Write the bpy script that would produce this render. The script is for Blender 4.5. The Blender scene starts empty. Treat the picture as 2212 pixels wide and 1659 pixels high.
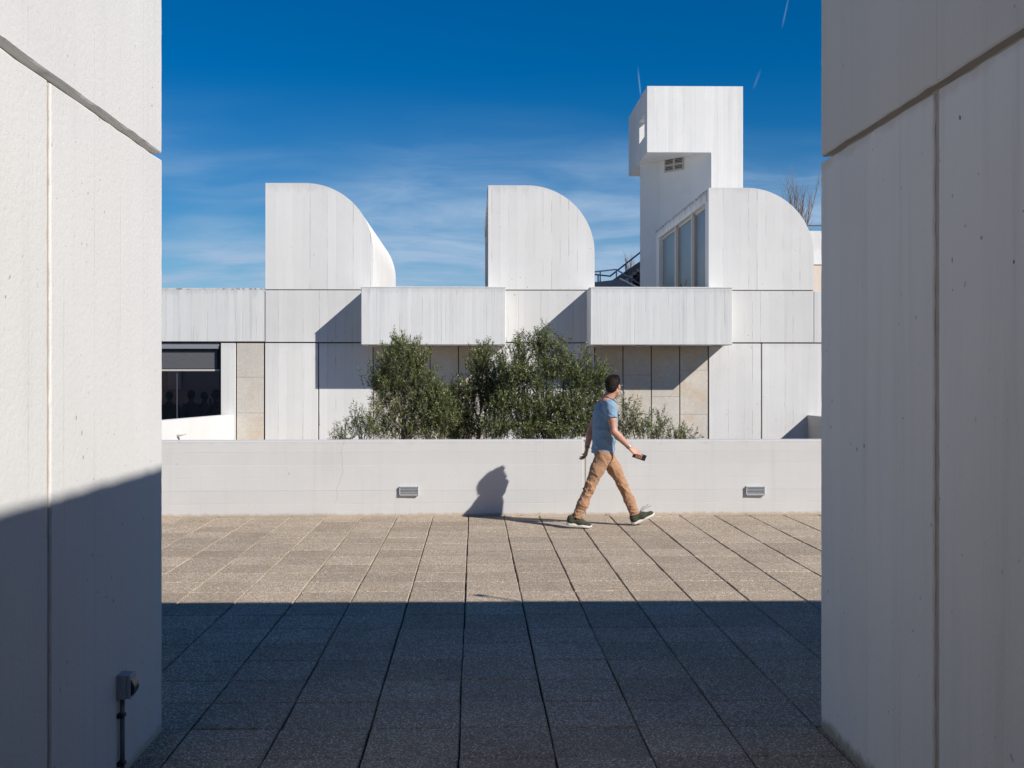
import bpy, bmesh, math, random
import numpy as np
from mathutils import Vector, Matrix, Euler

R = math.radians
scene = bpy.context.scene
COL = scene.collection

# ------------------------------------------------------------------ camera, sky, sun, exposure
F_PX, PX_W = 2419.0, 2212.0           # focal length and picture width in the same pixel unit
EYE, YAW = 1.70, R(1.0)
AX, AY = 1066.0, 817.0                # where the optical axis meets the picture
cam_d = bpy.data.cameras.new('camera')
cam_d.sensor_fit = 'HORIZONTAL'
cam_d.sensor_width = 32.0
cam_d.lens = 32.0 * F_PX / PX_W
cam_d.shift_x = (1106.0 - AX) / PX_W
cam_d.shift_y = -(829.5 - AY) / PX_W
cam_d.clip_start, cam_d.clip_end = 0.05, 6000.0
cam = bpy.data.objects.new('camera', cam_d)
cam.location = (0, 0, EYE)
cam.rotation_euler = (R(90), 0, -YAW)
COL.objects.link(cam)
scene.camera = cam

SUN_FROM = Vector((1.33, -1.0, 1.16)).normalized()      # direction towards the sun
SUN_EL = math.asin(SUN_FROM.z)
SUN_ROT = math.atan2(SUN_FROM.x, SUN_FROM.y)

scene.view_settings.view_transform = 'Standard'
scene.view_settings.look = 'None'
scene.view_settings.exposure = 0.2
scene.view_settings.gamma = 1.0
scene.view_settings.use_curve_mapping = False
scene.render.engine = 'CYCLES'
scene.cycles.max_bounces = 8
scene.cycles.diffuse_bounces = 5

sun_d = bpy.data.lights.new('sun', 'SUN')
sun_d.energy = 5.0
sun_d.angle = R(0.53)
sun_d.color = (1.0, 0.955, 0.89)
sun = bpy.data.objects.new('sun', sun_d)
sun.rotation_euler = (-SUN_FROM).to_track_quat('-Z', 'Y').to_euler()
sun.location = (20, -20, 30)
COL.objects.link(sun)


class NT:
    """small node-tree helper"""
    def __init__(self, tree):
        self.t = tree
        tree.nodes.clear()

    def n(self, typ, ins=None, **attrs):
        nd = self.t.nodes.new(typ)
        for k, v in attrs.items():
            setattr(nd, k, v)
        if ins:
            for k, v in ins.items():
                s = nd.inputs[k]
                if hasattr(v, 'is_output'):
                    self.t.links.new(v, s)
                else:
                    s.default_value = v
        return nd

    def math(self, op, a, b=None, c=None, clamp=False):
        ins = {0: a}
        if b is not None:
            ins[1] = b
        if c is not None:
            ins[2] = c
        return self.n('ShaderNodeMath', ins, operation=op, use_clamp=clamp).outputs[0]

    def step(self, v, lo, hi):
        nd = self.n('ShaderNodeMapRange', {0: v, 1: lo, 2: hi, 3: 0.0, 4: 1.0}, interpolation_type='SMOOTHSTEP')
        return nd.outputs[0]

    def noise(self, vec, scale, detail=3.0, rough=0.55, dim='3D', dist=0.0):
        nd = self.n('ShaderNodeTexNoise', {'Scale': scale, 'Detail': detail, 'Roughness': rough, 'Distortion': dist}, noise_dimensions=dim)
        self.t.links.new(vec, nd.inputs['W' if dim == '1D' else 'Vector'])
        return nd.outputs[0]

    def mix(self, f, a, b, mode='MIX'):
        nd = self.n('ShaderNodeMix', None, data_type='RGBA', blend_type=mode)
        for i, v in ((0, f), (6, a), (7, b)):
            if hasattr(v, 'is_output'):
                self.t.links.new(v, nd.inputs[i])
            else:
                nd.inputs[i].default_value = v if i == 0 else (tuple(v) + (1.0,) if len(v) == 3 else v)
        return nd.outputs[2]

    def scalevec(self, vec, s):
        return self.n('ShaderNodeVectorMath', {0: vec, 1: s}, operation='MULTIPLY').outputs[0]


def make_world():
    w = bpy.data.worlds.new('World')
    scene.world = w
    w.use_nodes = True
    t = NT(w.node_tree)
    sky = t.n('ShaderNodeTexSky', sky_type='NISHITA', sun_disc=False, sun_elevation=SUN_EL, sun_rotation=SUN_ROT,
              altitude=200.0, air_density=1.0, dust_density=0.0, ozone_density=2.2)
    deep = t.n('ShaderNodeHueSaturation', {'Hue': 0.497, 'Saturation': 1.6, 'Value': 1.0, 'Color': sky.outputs[0]}).outputs[0]
    deep = t.n('ShaderNodeVectorMath', {0: deep, 1: (0.64, 1.00, 1.25)}, operation='MULTIPLY').outputs[0]
    d = t.n('ShaderNodeTexCoord').outputs['Generated']
    s = t.n('ShaderNodeSeparateXYZ', {0: d})
    x, y, z = s.outputs
    # thin cirrus on a high flat layer
    zz = t.math('MAXIMUM', z, 0.02)
    zz = t.math('ADD', zz, 0.10)
    px, py = t.math('DIVIDE', x, zz), t.math('DIVIDE', y, zz)
    p = t.n('ShaderNodeCombineXYZ', {0: px, 1: py, 2: 0.0}).outputs[0]
    p = t.n('ShaderNodeVectorMath', {0: p, 1: (6.0, 7.1, 0.0)}, operation='ADD').outputs[0]
    rot = t.n('ShaderNodeVectorRotate', {'Vector': p, 'Angle': R(-8)}, rotation_type='Z_AXIS').outputs[0]
    warp = t.n('ShaderNodeTexNoise', {'Vector': rot, 'Scale': 0.9, 'Detail': 3.0}).outputs[1]
    rot2 = t.n('ShaderNodeVectorMath', {0: warp, 1: (0.9, 0.9, 0.0), 2: rot}, operation='MULTIPLY_ADD').outputs[0]
    big = t.noise(t.scalevec(rot2, (0.42, 0.36, 1.0)), 1.0, 3.0, 0.5)
    fil = t.noise(t.scalevec(rot2, (0.8, 1.15, 1.0)), 2.1, 8.0, 0.6)
    veil = t.step(big, 0.37, 0.60)
    wisps = t.step(fil, 0.30, 0.78)
    cl = t.math('MULTIPLY', veil, t.math('MULTIPLY_ADD', wisps, 0.75, 0.25))
    # old vapour trails, given as directions
    u, v = t.math('DIVIDE', x, t.math('MAXIMUM', y, 0.01)), t.math('DIVIDE', z, t.math('MAXIMUM', y, 0.01))

    def uv(pxx, pyy):
        c, q = (pxx - AX) / F_PX, (AY - pyy) / F_PX
        X, Y = c * math.cos(YAW) + math.sin(YAW), -c * math.sin(YAW) + math.cos(YAW)
        return X / Y, q / Y
    total = None
    for a, b, wd, st in (((1377, 138), (1385, 215), 0.0006, 0.34), ((1708, -25), (1688, 66), 0.0007, 0.22), ((1645, 145), (1626, 196), 0.0010, 0.13)):
        (ua, va), (ub, vb) = uv(*a), uv(*b)
        L = math.hypot(ub - ua, vb - va)
        tx, ty = (ub - ua) / L, (vb - va) / L
        du, dv = t.math('SUBTRACT', u, ua), t.math('SUBTRACT', v, va)
        al = t.math('ADD', t.math('MULTIPLY', du, tx), t.math('MULTIPLY', dv, ty))
        ac = t.math('ABSOLUTE', t.math('SUBTRACT', t.math('MULTIPLY', du, ty), t.math('MULTIPLY', dv, tx)))
        m = t.math('SUBTRACT', 1.0, t.step(ac, 0.0002, wd * 1.6))
        m = t.math('MULTIPLY', m, t.math('MULTIPLY', t.step(al, 0.0, L * .5), t.math('SUBTRACT', 1.0, t.step(al, L * .7, L))))
        m = t.math('MULTIPLY', m, t.math('MULTIPLY', st, t.step(y, 0.0, 0.1)))
        total = m if total is None else t.math('MAXIMUM', total, m)
    fade = t.math('ADD', z, t.math('MULTIPLY', t.math('SUBTRACT', big, 0.5), 0.22))
    cl = t.math('MULTIPLY', cl, t.math('SUBTRACT', 1.0, t.step(fade, 0.13, 0.245)))      # the cirrus bank lies low
    cl = t.math('MULTIPLY', cl, 1.4, clamp=True)
    cl = t.math('MAXIMUM', cl, total)
    col = t.mix(cl, deep, (5.4, 7.8, 11.0))
    bg = t.n('ShaderNodeBackground', {'Color': col, 'Strength': 0.055})
    out = t.n('ShaderNodeOutputWorld', {'Surface': bg.outputs[0]})


make_world()


def at_y(px, py, Y):
    """the point of the plane at depth Y that is seen at picture position (px, py)"""
    c, q = (px - AX) / F_PX, (AY - py) / F_PX
    dx, dy = c * math.cos(YAW) + math.sin(YAW), -c * math.sin(YAW) + math.cos(YAW)
    k = Y / dy
    return Vector((dx * k, Y, EYE + q * k))


def ground_at(px, py, z=0.0):
    c, q = (px - AX) / F_PX, (AY - py) / F_PX
    dx, dy = c * math.cos(YAW) + math.sin(YAW), -c * math.sin(YAW) + math.cos(YAW)
    k = (z - EYE) / q
    return Vector((dx * k, dy * k, z))


def X_at(px, Y):
    return at_y(px, AY, Y).x


def Z_at(py, Y):
    return at_y(1024, py, Y).z


# ------------------------------------------------------------------ object helpers
def link(o, parent=None):
    COL.objects.link(o)
    if parent is not None:
        o.parent = parent
    return o


def tag(o, label, cat, group=None, kind=None):
    if label:
        o['label'] = label
    if cat:
        o['category'] = cat
    if group:
        o['group'] = group
    if kind:
        o['kind'] = kind
    return o


def empty(name, loc=(0, 0, 0), label=None, cat=None, group=None, kind=None):
    o = bpy.data.objects.new(name, None)
    o.empty_display_size = 0.2
    o.location = loc
    COL.objects.link(o)
    return tag(o, label, cat, group, kind)


def obj(name, mesh, mat, parent=None, smooth=False, loc=None):
    if mat is not None:
        mesh.materials.clear()
        mesh.materials.append(mat)
    if smooth:
        mesh.polygons.foreach_set('use_smooth', [True] * len(mesh.polygons))
    o = bpy.data.objects.new(name, mesh)
    link(o, parent)
    if loc is not None:
        o.location = loc
    elif parent is not None:
        # meshes are written in world coordinates; the parents only move, they do not turn
        p, off = parent, Vector((0, 0, 0))
        while p is not None:
            off += p.location
            p = p.parent
        o.location = -off
    return o


def pydata(name, v, f):
    m = bpy.data.meshes.new(name)
    m.from_pydata([tuple(q) for q in v], [], [tuple(q) for q in f])
    m.update()
    return m


def bm_mesh(name, bm):
    m = bpy.data.meshes.new(name)
    bmesh.ops.recalc_face_normals(bm, faces=bm.faces[:])
    bm.to_mesh(m)
    bm.free()
    return m


def box_bm(bm, x0, x1, y0, y1, z0, z1, bev=0.0, seg=1):
    vs = [bm.verts.new(c) for c in ((x0, y0, z0), (x1, y0, z0), (x1, y1, z0), (x0, y1, z0), (x0, y0, z1), (x1, y0, z1), (x1, y1, z1), (x0, y1, z1))]
    fs = [bm.faces.new([vs[i] for i in q]) for q in ((0, 3, 2, 1), (4, 5, 6, 7), (0, 1, 5, 4), (1, 2, 6, 5), (2, 3, 7, 6), (3, 0, 4, 7))]
    if bev > 0:
        es = list({e for f in fs for e in f.edges})
        bmesh.ops.bevel(bm, geom=es, offset=bev, segments=seg, profile=0.5, affect='EDGES')
    return vs


def box(name, x0, x1, y0, y1, z0, z1, mat, parent=None, bev=0.0, seg=1):
    bm = bmesh.new()
    box_bm(bm, min(x0, x1), max(x0, x1), min(y0, y1), max(y0, y1), min(z0, z1), max(z0, z1), bev, seg)
    return obj(name, bm_mesh(name, bm), mat, parent)


def prism(name, pts, axis, a0, a1, mat, parent=None, bev=0.0, smooth_deg=None):
    """polygon extruded along axis: 'y' pts are (x,z); 'z' pts are (x,y); 'x' pts are (y,z)"""
    bm = bmesh.new()

    def mk(p, a):
        return {'y': (p[0], a, p[1]), 'z': (p[0], p[1], a), 'x': (a, p[0], p[1])}[axis]
    A = [bm.verts.new(mk(p, a0)) for p in pts]
    B = [bm.verts.new(mk(p, a1)) for p in pts]
    bm.faces.new(A)
    bm.faces.new(B[::-1])
    n = len(pts)
    for i in range(n):
        bm.faces.new((A[i], B[i], B[(i + 1) % n], A[(i + 1) % n]))
    if bev > 0:
        bmesh.ops.bevel(bm, geom=bm.edges[:], offset=bev, segments=1, affect='EDGES')
    return obj(name, bm_mesh(name, bm), mat, parent)


def tube_mesh(name, paths, sides=8):
    """paths: list of (points, radii); one mesh"""
    V, Fc = [], []
    for pts, rad in paths:
        pts = [Vector(p) for p in pts]
        if not hasattr(rad, '__len__'):
            rad = [rad] * len(pts)
        base = len(V)
        ref = Vector((0.13, 0.31, 0.94))
        for i, p in enumerate(pts):
            d = (pts[min(i + 1, len(pts) - 1)] - pts[max(i - 1, 0)]).normalized()
            a = d.cross(ref)
            if a.length < 1e-3:
                a = d.cross(Vector((1, 0, 0)))
            a.normalize()
            b = d.cross(a)
            for k in range(sides):
                th = 2 * math.pi * k / sides
                V.append(p + (a * math.cos(th) + b * math.sin(th)) * rad[i])
        for i in range(len(pts) - 1):
            for k in range(sides):
                q = base + i * sides
                Fc.append((q + k, q + (k + 1) % sides, q + sides + (k + 1) % sides, q + sides + k))
        Fc.append(tuple(base + k for k in range(sides))[::-1])
        Fc.append(tuple(base + (len(pts) - 1) * sides + k for k in range(sides)))
    return pydata(name, V, Fc)


def tube(name, pts, rad, mat, parent=None, sides=8):
    return obj(name, tube_mesh(name, [(pts, rad)], sides), mat, parent, smooth=True)


# ------------------------------------------------------------------ materials
MATS = {}


def new_mat(name):
    m = bpy.data.materials.new(name)
    m.use_nodes = True
    MATS[name] = m
    return m, NT(m.node_tree)


def finish(t, color, rough=0.85, bump=None, spec=0.3, metallic=0.0, **extra):
    ins = {'Base Color': color if hasattr(color, 'is_output') else tuple(color) + (1.0,), 'Roughness': rough, 'Specular IOR Level': spec, 'Metallic': metallic}
    if bump is not None:
        ins['Normal'] = bump
    ins.update(extra)
    b = t.n('ShaderNodeBsdfPrincipled', ins)
    t.n('ShaderNodeOutputMaterial', {'Surface': b.outputs[0]})
    return b


def plain(name, color, rough=0.6, metallic=0.0, spec=0.4, var=0.0, scale=30.0):
    m, t = new_mat(name)
    if var > 0:
        pos = t.n('ShaderNodeNewGeometry').outputs['Position']
        nz = t.noise(pos, scale, 4.0)
        k = t.math('MULTIPLY_ADD', nz, var * 2, 1.0 - var)
        c = t.n('ShaderNodeVectorMath', {0: tuple(color), 1: k}, operation='MULTIPLY').outputs[0]
        bp = t.n('ShaderNodeBump', {'Strength': 0.15, 'Distance': 0.002, 'Height': nz}).outputs[0]
        finish(t, c, rough, bp, spec, metallic)
    else:
        finish(t, color, rough, None, spec, metallic)
    return m


def concrete(name, base=(0.74, 0.735, 0.72), board=0.19, horizontal=False, line=0.5, pits=0.5, pit_scale=9.0, pit_size=1.0, grain=0.5, grain_scale=60.0,
             streak=0.06, tone=0.035, fine=0.0, stain_top=None, stain_amt=0.5, crust_amt=1.7, stain_col=(0.40, 0.40, 0.40), line_w=0.006, foot=None, crack=None, warm=0.0, bump_d=0.006):
    """white-painted concrete cast against boards: board marks, blow holes, run-off streaks"""
    m, t = new_mat(name)
    g = t.n('ShaderNodeNewGeometry')
    pos = g.outputs['Position']
    s = t.n('ShaderNodeSeparateXYZ', {0: pos})
    x, y, z = s.outputs
    h = t.math('ADD', x, y)
    across, along = (z, h) if horizontal else (h, z)
    wob = t.noise(pos, 1.3, 2.0)
    uu = t.math('DIVIDE', across, board)
    uu = t.math('ADD', uu, t.math('MULTIPLY', t.math('SUBTRACT', wob, 0.5), 0.05))
    cell = t.math('FLOOR', uu)
    fr = t.math('SUBTRACT', uu, cell)
    ed = t.math('MINIMUM', fr, t.math('SUBTRACT', 1.0, fr))          # 0 at a board edge
    rnd = t.n('ShaderNodeTexWhiteNoise', {'W': cell}, noise_dimensions='1D').outputs[0]
    # how strongly each joint printed, broken along its length
    edge_id = t.math('FLOOR', t.math('ADD', uu, 0.5))
    er = t.n('ShaderNodeTexWhiteNoise', {'W': t.math('MULTIPLY', edge_id, 1.37)}, noise_dimensions='1D').outputs[0]
    lv = t.n('ShaderNodeCombineXYZ', {0: t.math('MULTIPLY', edge_id, 7.3), 1: t.math('MULTIPLY', along, 1.6), 2: 0.0}).outputs[0]
    brk = t.step(t.noise(lv, 1.0, 4.0, 0.6), 0.42, 0.62)
    lw = line_w / board
    ln = t.math('SUBTRACT', 1.0, t.step(ed, lw * 0.25, lw * 1.2))
    ln = t.math('MULTIPLY', ln, t.math('MULTIPLY', brk, t.step(er, 0.15, 0.8)))
    if horizontal:                                                    # butt joints between boards
        w2 = t.math('ADD', t.math('DIVIDE', along, 2.6), t.math('MULTIPLY', t.math('MODULO', t.math('ADD', cell, 40.0), 2.0), 0.35))
        fr2 = t.math('FRACT', t.math('ADD', w2, 20.0))
        e2 = t.math('MINIMUM', fr2, t.math('SUBTRACT', 1.0, fr2))
        l2 = t.math('SUBTRACT', 1.0, t.step(e2, 0.0004, 0.0018))
        ln = t.math('MAXIMUM', ln, t.math('MULTIPLY', l2, t.step(rnd, 0.3, 0.6)))
    # grain of the boards / rough skin of the paint
    if horizontal:
        gv = t.n('ShaderNodeCombineXYZ', {0: t.math('MULTIPLY', h, 5.0), 1: rnd, 2: t.math('MULTIPLY', z, 70.0)}).outputs[0]
    else:
        gv = t.n('ShaderNodeCombineXYZ', {0: t.math('MULTIPLY', h, 70.0), 1: rnd, 2: t.math('MULTIPLY', z, 5.0)}).outputs[0]
    grainv = t.noise(gv, 1.0, 3.0, 0.6)
    skin = t.noise(pos, grain_scale, 5.0, 0.65)
    lump = t.noise(pos, 2.2, 4.0, 0.55)
    # blow holes
    hz = t.n('ShaderNodeCombineXYZ', {0: h, 1: z, 2: 0.0}).outputs[0]
    hz = t.n('ShaderNodeVectorMath', {0: t.n('ShaderNodeTexNoise', {'Vector': hz, 'Scale': 1.1, 'Detail': 2.0}).outputs[1], 1: (0.5, 0.5, 0), 2: hz}, operation='MULTIPLY_ADD').outputs[0]
    vor = t.n('ShaderNodeTexVoronoi', {'Vector': hz, 'Scale': pit_scale}, feature='F1', voronoi_dimensions='2D')
    vr = t.n('ShaderNodeSeparateColor', {0: vor.outputs['Color']}).outputs[0]
    rad = t.math('MULTIPLY', t.math('POWER', vr, 6.0), 0.075 * pit_size)
    clus = t.step(t.noise(pos, 1.2, 4.0, 0.65), 0.46, 0.66)
    pd = t.math('MULTIPLY', t.noise(pos, pit_scale * 9.0, 2.0), 0.030)
    pit = t.math('SUBTRACT', 1.0, t.step(t.math('SUBTRACT', t.math('ADD', vor.outputs['Distance'], pd), rad), 0.0, 0.022))
    pit = t.math('MULTIPLY', pit, t.math('MULTIPLY', t.step(vr, 0.62, 0.66), t.math('MULTIPLY_ADD', clus, 0.88, 0.12)))
    pit = t.math('MULTIPLY', pit, pits)
    # tone
    k = t.math('MULTIPLY_ADD', t.math('SUBTRACT', rnd, 0.5), tone * 2.0, 1.0)
    k = t.math('ADD', k, t.math('MULTIPLY', t.math('SUBTRACT', lump, 0.5), 0.10))
    k = t.math('ADD', k, t.math('MULTIPLY', t.math('SUBTRACT', grainv, 0.5), 0.02))
    k = t.math('ADD', k, t.math('MULTIPLY', t.math('SUBTRACT', t.noise(pos, 0.45, 5.0, 0.6), 0.5), 0.16))
    sv = t.n('ShaderNodeCombineXYZ', {0: t.math('MULTIPLY', h, 9.0), 1: 3.1, 2: t.math('MULTIPLY', z, 0.35)}).outputs[0]
    st = t.noise(sv, 1.0, 5.0, 0.65)
    k = t.math('SUBTRACT', k, t.math('MULTIPLY', t.step(st, 0.48, 0.80), streak * 2.2))
    col = t.n('ShaderNodeVectorMath', {0: tuple(base), 1: k}, operation='MULTIPLY').outputs[0]
    warmn = t.step(t.noise(pos, 1.1, 4.0), 0.5, 0.75)
    col = t.mix(t.math('MULTIPLY', warmn, 0.22 + warm), col, (base[0] * 0.97, base[1] * 0.93, base[2] * 0.86))
    col = t.mix(t.math('MULTIPLY', ln, line), col, (0.30, 0.285, 0.26))
    col = t.mix(t.math('MULTIPLY', pit, 0.75), col, (0.13, 0.12, 0.105))
    if stain_top is not None:
        zt, dep = stain_top
        dn = t.math('SUBTRACT', zt, z)
        nv = t.n('ShaderNodeCombineXYZ', {0: t.math('MULTIPLY', h, 6.0), 1: 0.0, 2: t.math('MULTIPLY', z, 0.6)}).outputs[0]
        n1 = t.noise(nv, 1.0, 6.0, 0.7)
        reach = t.math('MULTIPLY', t.math('SUBTRACT', n1, 0.30), dep * 3.2)
        mk = t.math('SUBTRACT', 1.0, t.step(t.math('SUBTRACT', dn, reach), -dep * .6, dep * .25))
        col = t.mix(t.math('MULTIPLY', mk, stain_amt), col, stain_col)
        crust = t.math('MULTIPLY', t.math('SUBTRACT', 1.0, t.step(dn, 0.02, 0.055)), t.step(t.noise(pos, 11.0, 4.0), 0.47, 0.56))
        col = t.mix(t.math('MULTIPLY', crust, min(1.0, stain_amt * crust_amt)), col, (0.10, 0.095, 0.085))
    if foot is not None:
        zf, hf, fc = foot
        ff = t.math('ADD', t.math('SUBTRACT', z, zf), t.math('MULTIPLY', t.math('SUBTRACT', t.noise(pos, 14.0, 5.0, 0.7), 0.5), hf * 1.6))
        col = t.mix(t.math('MULTIPLY', t.math('SUBTRACT', 1.0, t.step(ff, hf * .2, hf)), 0.85), col, fc)
    if crack is not None:
        cx, cz0, cz1 = crack
        off = t.math('MULTIPLY', t.math('SUBTRACT', t.noise(t.n('ShaderNodeCombineXYZ', {0: 4.0, 1: 1.0, 2: z}).outputs[0], 3.2, 5.0, 0.6), 0.5), 0.22)
        cd = t.math('ABSOLUTE', t.math('SUBTRACT', t.math('SUBTRACT', x, cx), t.math('ADD', off, t.math('MULTIPLY', z, 0.12))))
        cm = t.math('SUBTRACT', 1.0, t.step(cd, 0.0012, 0.0060))
        cm = t.math('MULTIPLY', cm, t.math('MULTIPLY', t.step(z, cz0, cz0 + .1), t.math('SUBTRACT', 1.0, t.step(z, cz1 - .02, cz1))))
        col = t.mix(t.math('MULTIPLY', cm, 0.55), col, (0.42, 0.33, 0.25))
    # relief
    hgt = t.math('MULTIPLY', rnd, 0.35)
    hgt = t.math('SUBTRACT', hgt, t.math('MULTIPLY', ln, 0.8 * max(line, .4)))
    hgt = t.math('SUBTRACT', hgt, t.math('MULTIPLY', pit, 1.2))
    hgt = t.math('ADD', hgt, t.math('MULTIPLY', skin, 0.55 * grain))
    hgt = t.math('ADD', hgt, t.math('MULTIPLY', grainv, 0.18))
    if fine > 0:
        hgt = t.math('ADD', hgt, t.math('MULTIPLY', t.noise(pos, 150.0, 3.0, 0.6), fine))
        hgt = t.math('ADD', hgt, t.math('MULTIPLY', t.step(t.noise(pos, 34.0, 4.0, 0.6), 0.40, 0.50), fine * 1.6))
    bp = t.n('ShaderNodeBump', {'Strength': 0.9, 'Distance': bump_d, 'Height': hgt}).outputs[0]
    finish(t, col, 0.92, bp, 0.12)
    return m


def aggregate(name, cols, scale, tone=0.12, blotch=0.0, bump_d=0.003, dirt=None):
    """washed gravel concrete: small stones of mixed colour in a paste"""
    m, t = new_mat(name)
    pos = t.n('ShaderNodeNewGeometry').outputs['Position']
    info = t.n('ShaderNodeObjectInfo')
    vor = t.n('ShaderNodeTexVoronoi', {'Vector': pos, 'Scale': scale}, feature='F1')
    sc = t.n('ShaderNodeSeparateColor', {0: vor.outputs['Color']})
    r1, r2, r3 = sc.outputs
    c = t.mix(t.step(r1, 0.25, 0.45), cols[0], cols[1])
    c = t.mix(t.step(r2, 0.62, 0.70), c, cols[2])
    c = t.mix(t.step(r3, 0.86, 0.90), c, cols[3])
    paste = t.step(vor.outputs['Distance'], 0.42, 0.62)
    c = t.mix(paste, c, cols[4])
    k = t.math('MULTIPLY_ADD', info.outputs['Random'], tone * 2, 1.0 - tone)
    k = t.math('ADD', k, t.math('MULTIPLY', t.math('SUBTRACT', t.noise(pos, 1.1, 5.0, 0.6), 0.5), 0.34))
    k = t.math('ADD', k, t.math('MULTIPLY', t.math('SUBTRACT', t.noise(pos, 9.0, 4.0, 0.6), 0.5), 0.22))
    k = t.math('ADD', k, t.math('MULTIPLY', t.math('SUBTRACT', t.noise(pos, 55.0, 3.0, 0.6), 0.5), 0.35))
    c = t.n('ShaderNodeVectorMath', {0: c, 1: k}, operation='MULTIPLY').outputs[0]
    if blotch > 0:
        bl = t.step(t.noise(pos, 1.6, 5.0, 0.65), 0.46, 0.72)
        c = t.mix(t.math('MULTIPLY', bl, blotch), c, dirt or (0.40, 0.29, 0.18))
    hgt = t.math('SUBTRACT', t.math('MULTIPLY', r2, 0.5), vor.outputs['Distance'])
    bp = t.n('ShaderNodeBump', {'Strength': 0.8, 'Distance': bump_d, 'Height': hgt}).outputs[0]
    finish(t, c, 0.95, bp, 0.06)
    return m


def cloth(name, color, fold=0.5, weave=900.0, var=0.08, dark=None, vstretch=(1, 1, 1)):
    m, t = new_mat(name)
    tc = t.n('ShaderNodeTexCoord').outputs['Object']
    n1 = t.noise(t.scalevec(tc, vstretch), 13.0, 4.0, 0.55, dist=0.6)
    n2 = t.noise(tc, 260.0, 2.0)
    k = t.math('MULTIPLY_ADD', t.math('SUBTRACT', n2, 0.5), var * 2, 1.0)
    k = t.math('ADD', k, t.math('MULTIPLY', t.math('SUBTRACT', n1, 0.5), var * 1.5))
    c = t.n('ShaderNodeVectorMath', {0: tuple(color), 1: k}, operation='MULTIPLY').outputs[0]
    hh = t.math('ADD', t.math('MULTIPLY', n1, 1.0), t.math('MULTIPLY', n2, 0.03))
    bp = t.n('ShaderNodeBump', {'Strength': fold, 'Distance': 0.03, 'Height': hh}).outputs[0]
    finish(t, c, 0.9, bp, 0.2, **{'Sheen Weight': 0.15})
    return m


Y_W = 26.0                                  # plane of the museum's front
WHITE = (0.70, 0.69, 0.67)
M_facade = concrete('painted concrete with vertical board marks', WHITE, 0.19, line=0.42, line_w=.012, pits=0.85, pit_scale=7.0, pit_size=1.4, streak=0.035, stain_top=(Z_at(741.6, Y_W), 0.16), stain_amt=0.16, crust_amt=0.0)
M_scoop = concrete('painted concrete of the skylights', WHITE, 0.20, line=0.44, line_w=.012, pits=0.9, pit_scale=7.5, pit_size=1.4, streak=0.03, stain_top=(Z_at(399, Y_W), 0.22), stain_amt=0.22, crust_amt=0.0)
M_fascia = concrete('painted concrete with dirty top', (0.67, 0.67, 0.66), 0.16, line=0.25, line_w=.012, pits=0.3, streak=0.10, stain_top=(Z_at(623, Y_W), 0.20), stain_amt=0.38)
M_planter = concrete('painted concrete with fine run-off', (0.69, 0.69, 0.68), 0.085, line=0.25, line_w=.010, pits=0.35, streak=0.08, crust_amt=0.0, stain_top=(Z_at(622, Y_W - .87) - .03, 0.12), stain_amt=0.25)
M_tower = concrete('painted concrete of the tower', WHITE, 0.14, line=0.12, pits=0.35, streak=0.07, pit_scale=5.0)
M_parapet = concrete('painted concrete with level board marks', (0.585, 0.58, 0.57), 0.158, horizontal=True, line=0.09, crust_amt=0.0, bump_d=0.003, pits=0.65, pit_scale=8.0, streak=0.03,
                     tone=0.015, foot=(0.0, 0.05, (0.46, 0.37, 0.28)), stain_top=(0.930, 0.05), stain_amt=0.24, crack=(X_at(722, 13.72), 0.12, 0.95))
M_wall_l = concrete('rough painted concrete', (0.62, 0.61, 0.595), 0.33, line=0.14, pits=0.7, pit_scale=13.0, pit_size=1.5, grain=1.0, grain_scale=45.0, fine=0.07, streak=0.03, tone=0.012, bump_d=0.003, foot=(0.0, 0.05, (0.45, 0.40, 0.33)))
M_wall_r = concrete('smooth painted concrete with pits', (0.84, 0.775, 0.70), 0.36, stain_top=(2.745, 0.05), stain_amt=0.45, crust_amt=0.0, stain_col=(0.62, 0.53, 0.42), line=0.28, pits=1.0, pit_scale=10.0, pit_size=1.3, grain=0.5, streak=0.05, tone=0.02, foot=(0.0, 0.07, (0.34, 0.28, 0.20)))
M_joint = plain('weathered joint', (0.36, 0.32, 0.27), 0.9, var=0.3, scale=12.0)
M_jointdark = plain('dark joint', (0.06, 0.055, 0.05), 0.9)
M_joint_r = plain('tan joint filler', (0.50, 0.42, 0.325), 0.9, var=0.25, scale=12.0)
M_joint_l = plain('cream joint filler', (0.40, 0.345, 0.28), 0.9, var=0.2, scale=12.0)
M_joint_pale = plain('pale mastic joint', (0.60, 0.55, 0.48), 0.9, var=0.2, scale=12.0)
M_slab = aggregate('washed gravel paving', [(0.44, 0.335, 0.235), (0.56, 0.455, 0.345), (0.235, 0.178, 0.126), (0.79, 0.71, 0.61), (0.325, 0.262, 0.199)], 120.0, tone=0.12, blotch=0.25, dirt=(0.24, 0.19, 0.14))
M_bed = plain('dark sand in paving joints', (0.055, 0.048, 0.04), 0.95, var=0.3)
M_panel = aggregate('washed gravel wall panel', [(0.58, 0.535, 0.475), (0.645, 0.605, 0.55), (0.52, 0.465, 0.39), (0.70, 0.67, 0.62), (0.56, 0.52, 0.465)], 90.0, bump_d=.0012, tone=0.05, blotch=0.6, dirt=(0.56, 0.43, 0.29))
M_grey = plain('grey painted metal', (0.34, 0.36, 0.38), 0.45, metallic=0.4, var=0.1)
M_alu = plain('aluminium', (0.55, 0.58, 0.62), 0.45, metallic=0.25, var=0.08)
M_lintel = concrete('painted lintel with black drips', WHITE, 0.14, line=0.12, pits=0.3, streak=0.10, stain_top=(Z_at(404, Y_W) - .05, 0.22), stain_amt=0.5)
M_black = plain('black', (0.02, 0.02, 0.022), 0.6)
M_rail = plain('grey steel rail', (0.16, 0.18, 0.21), 0.4, metallic=0.5)
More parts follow.
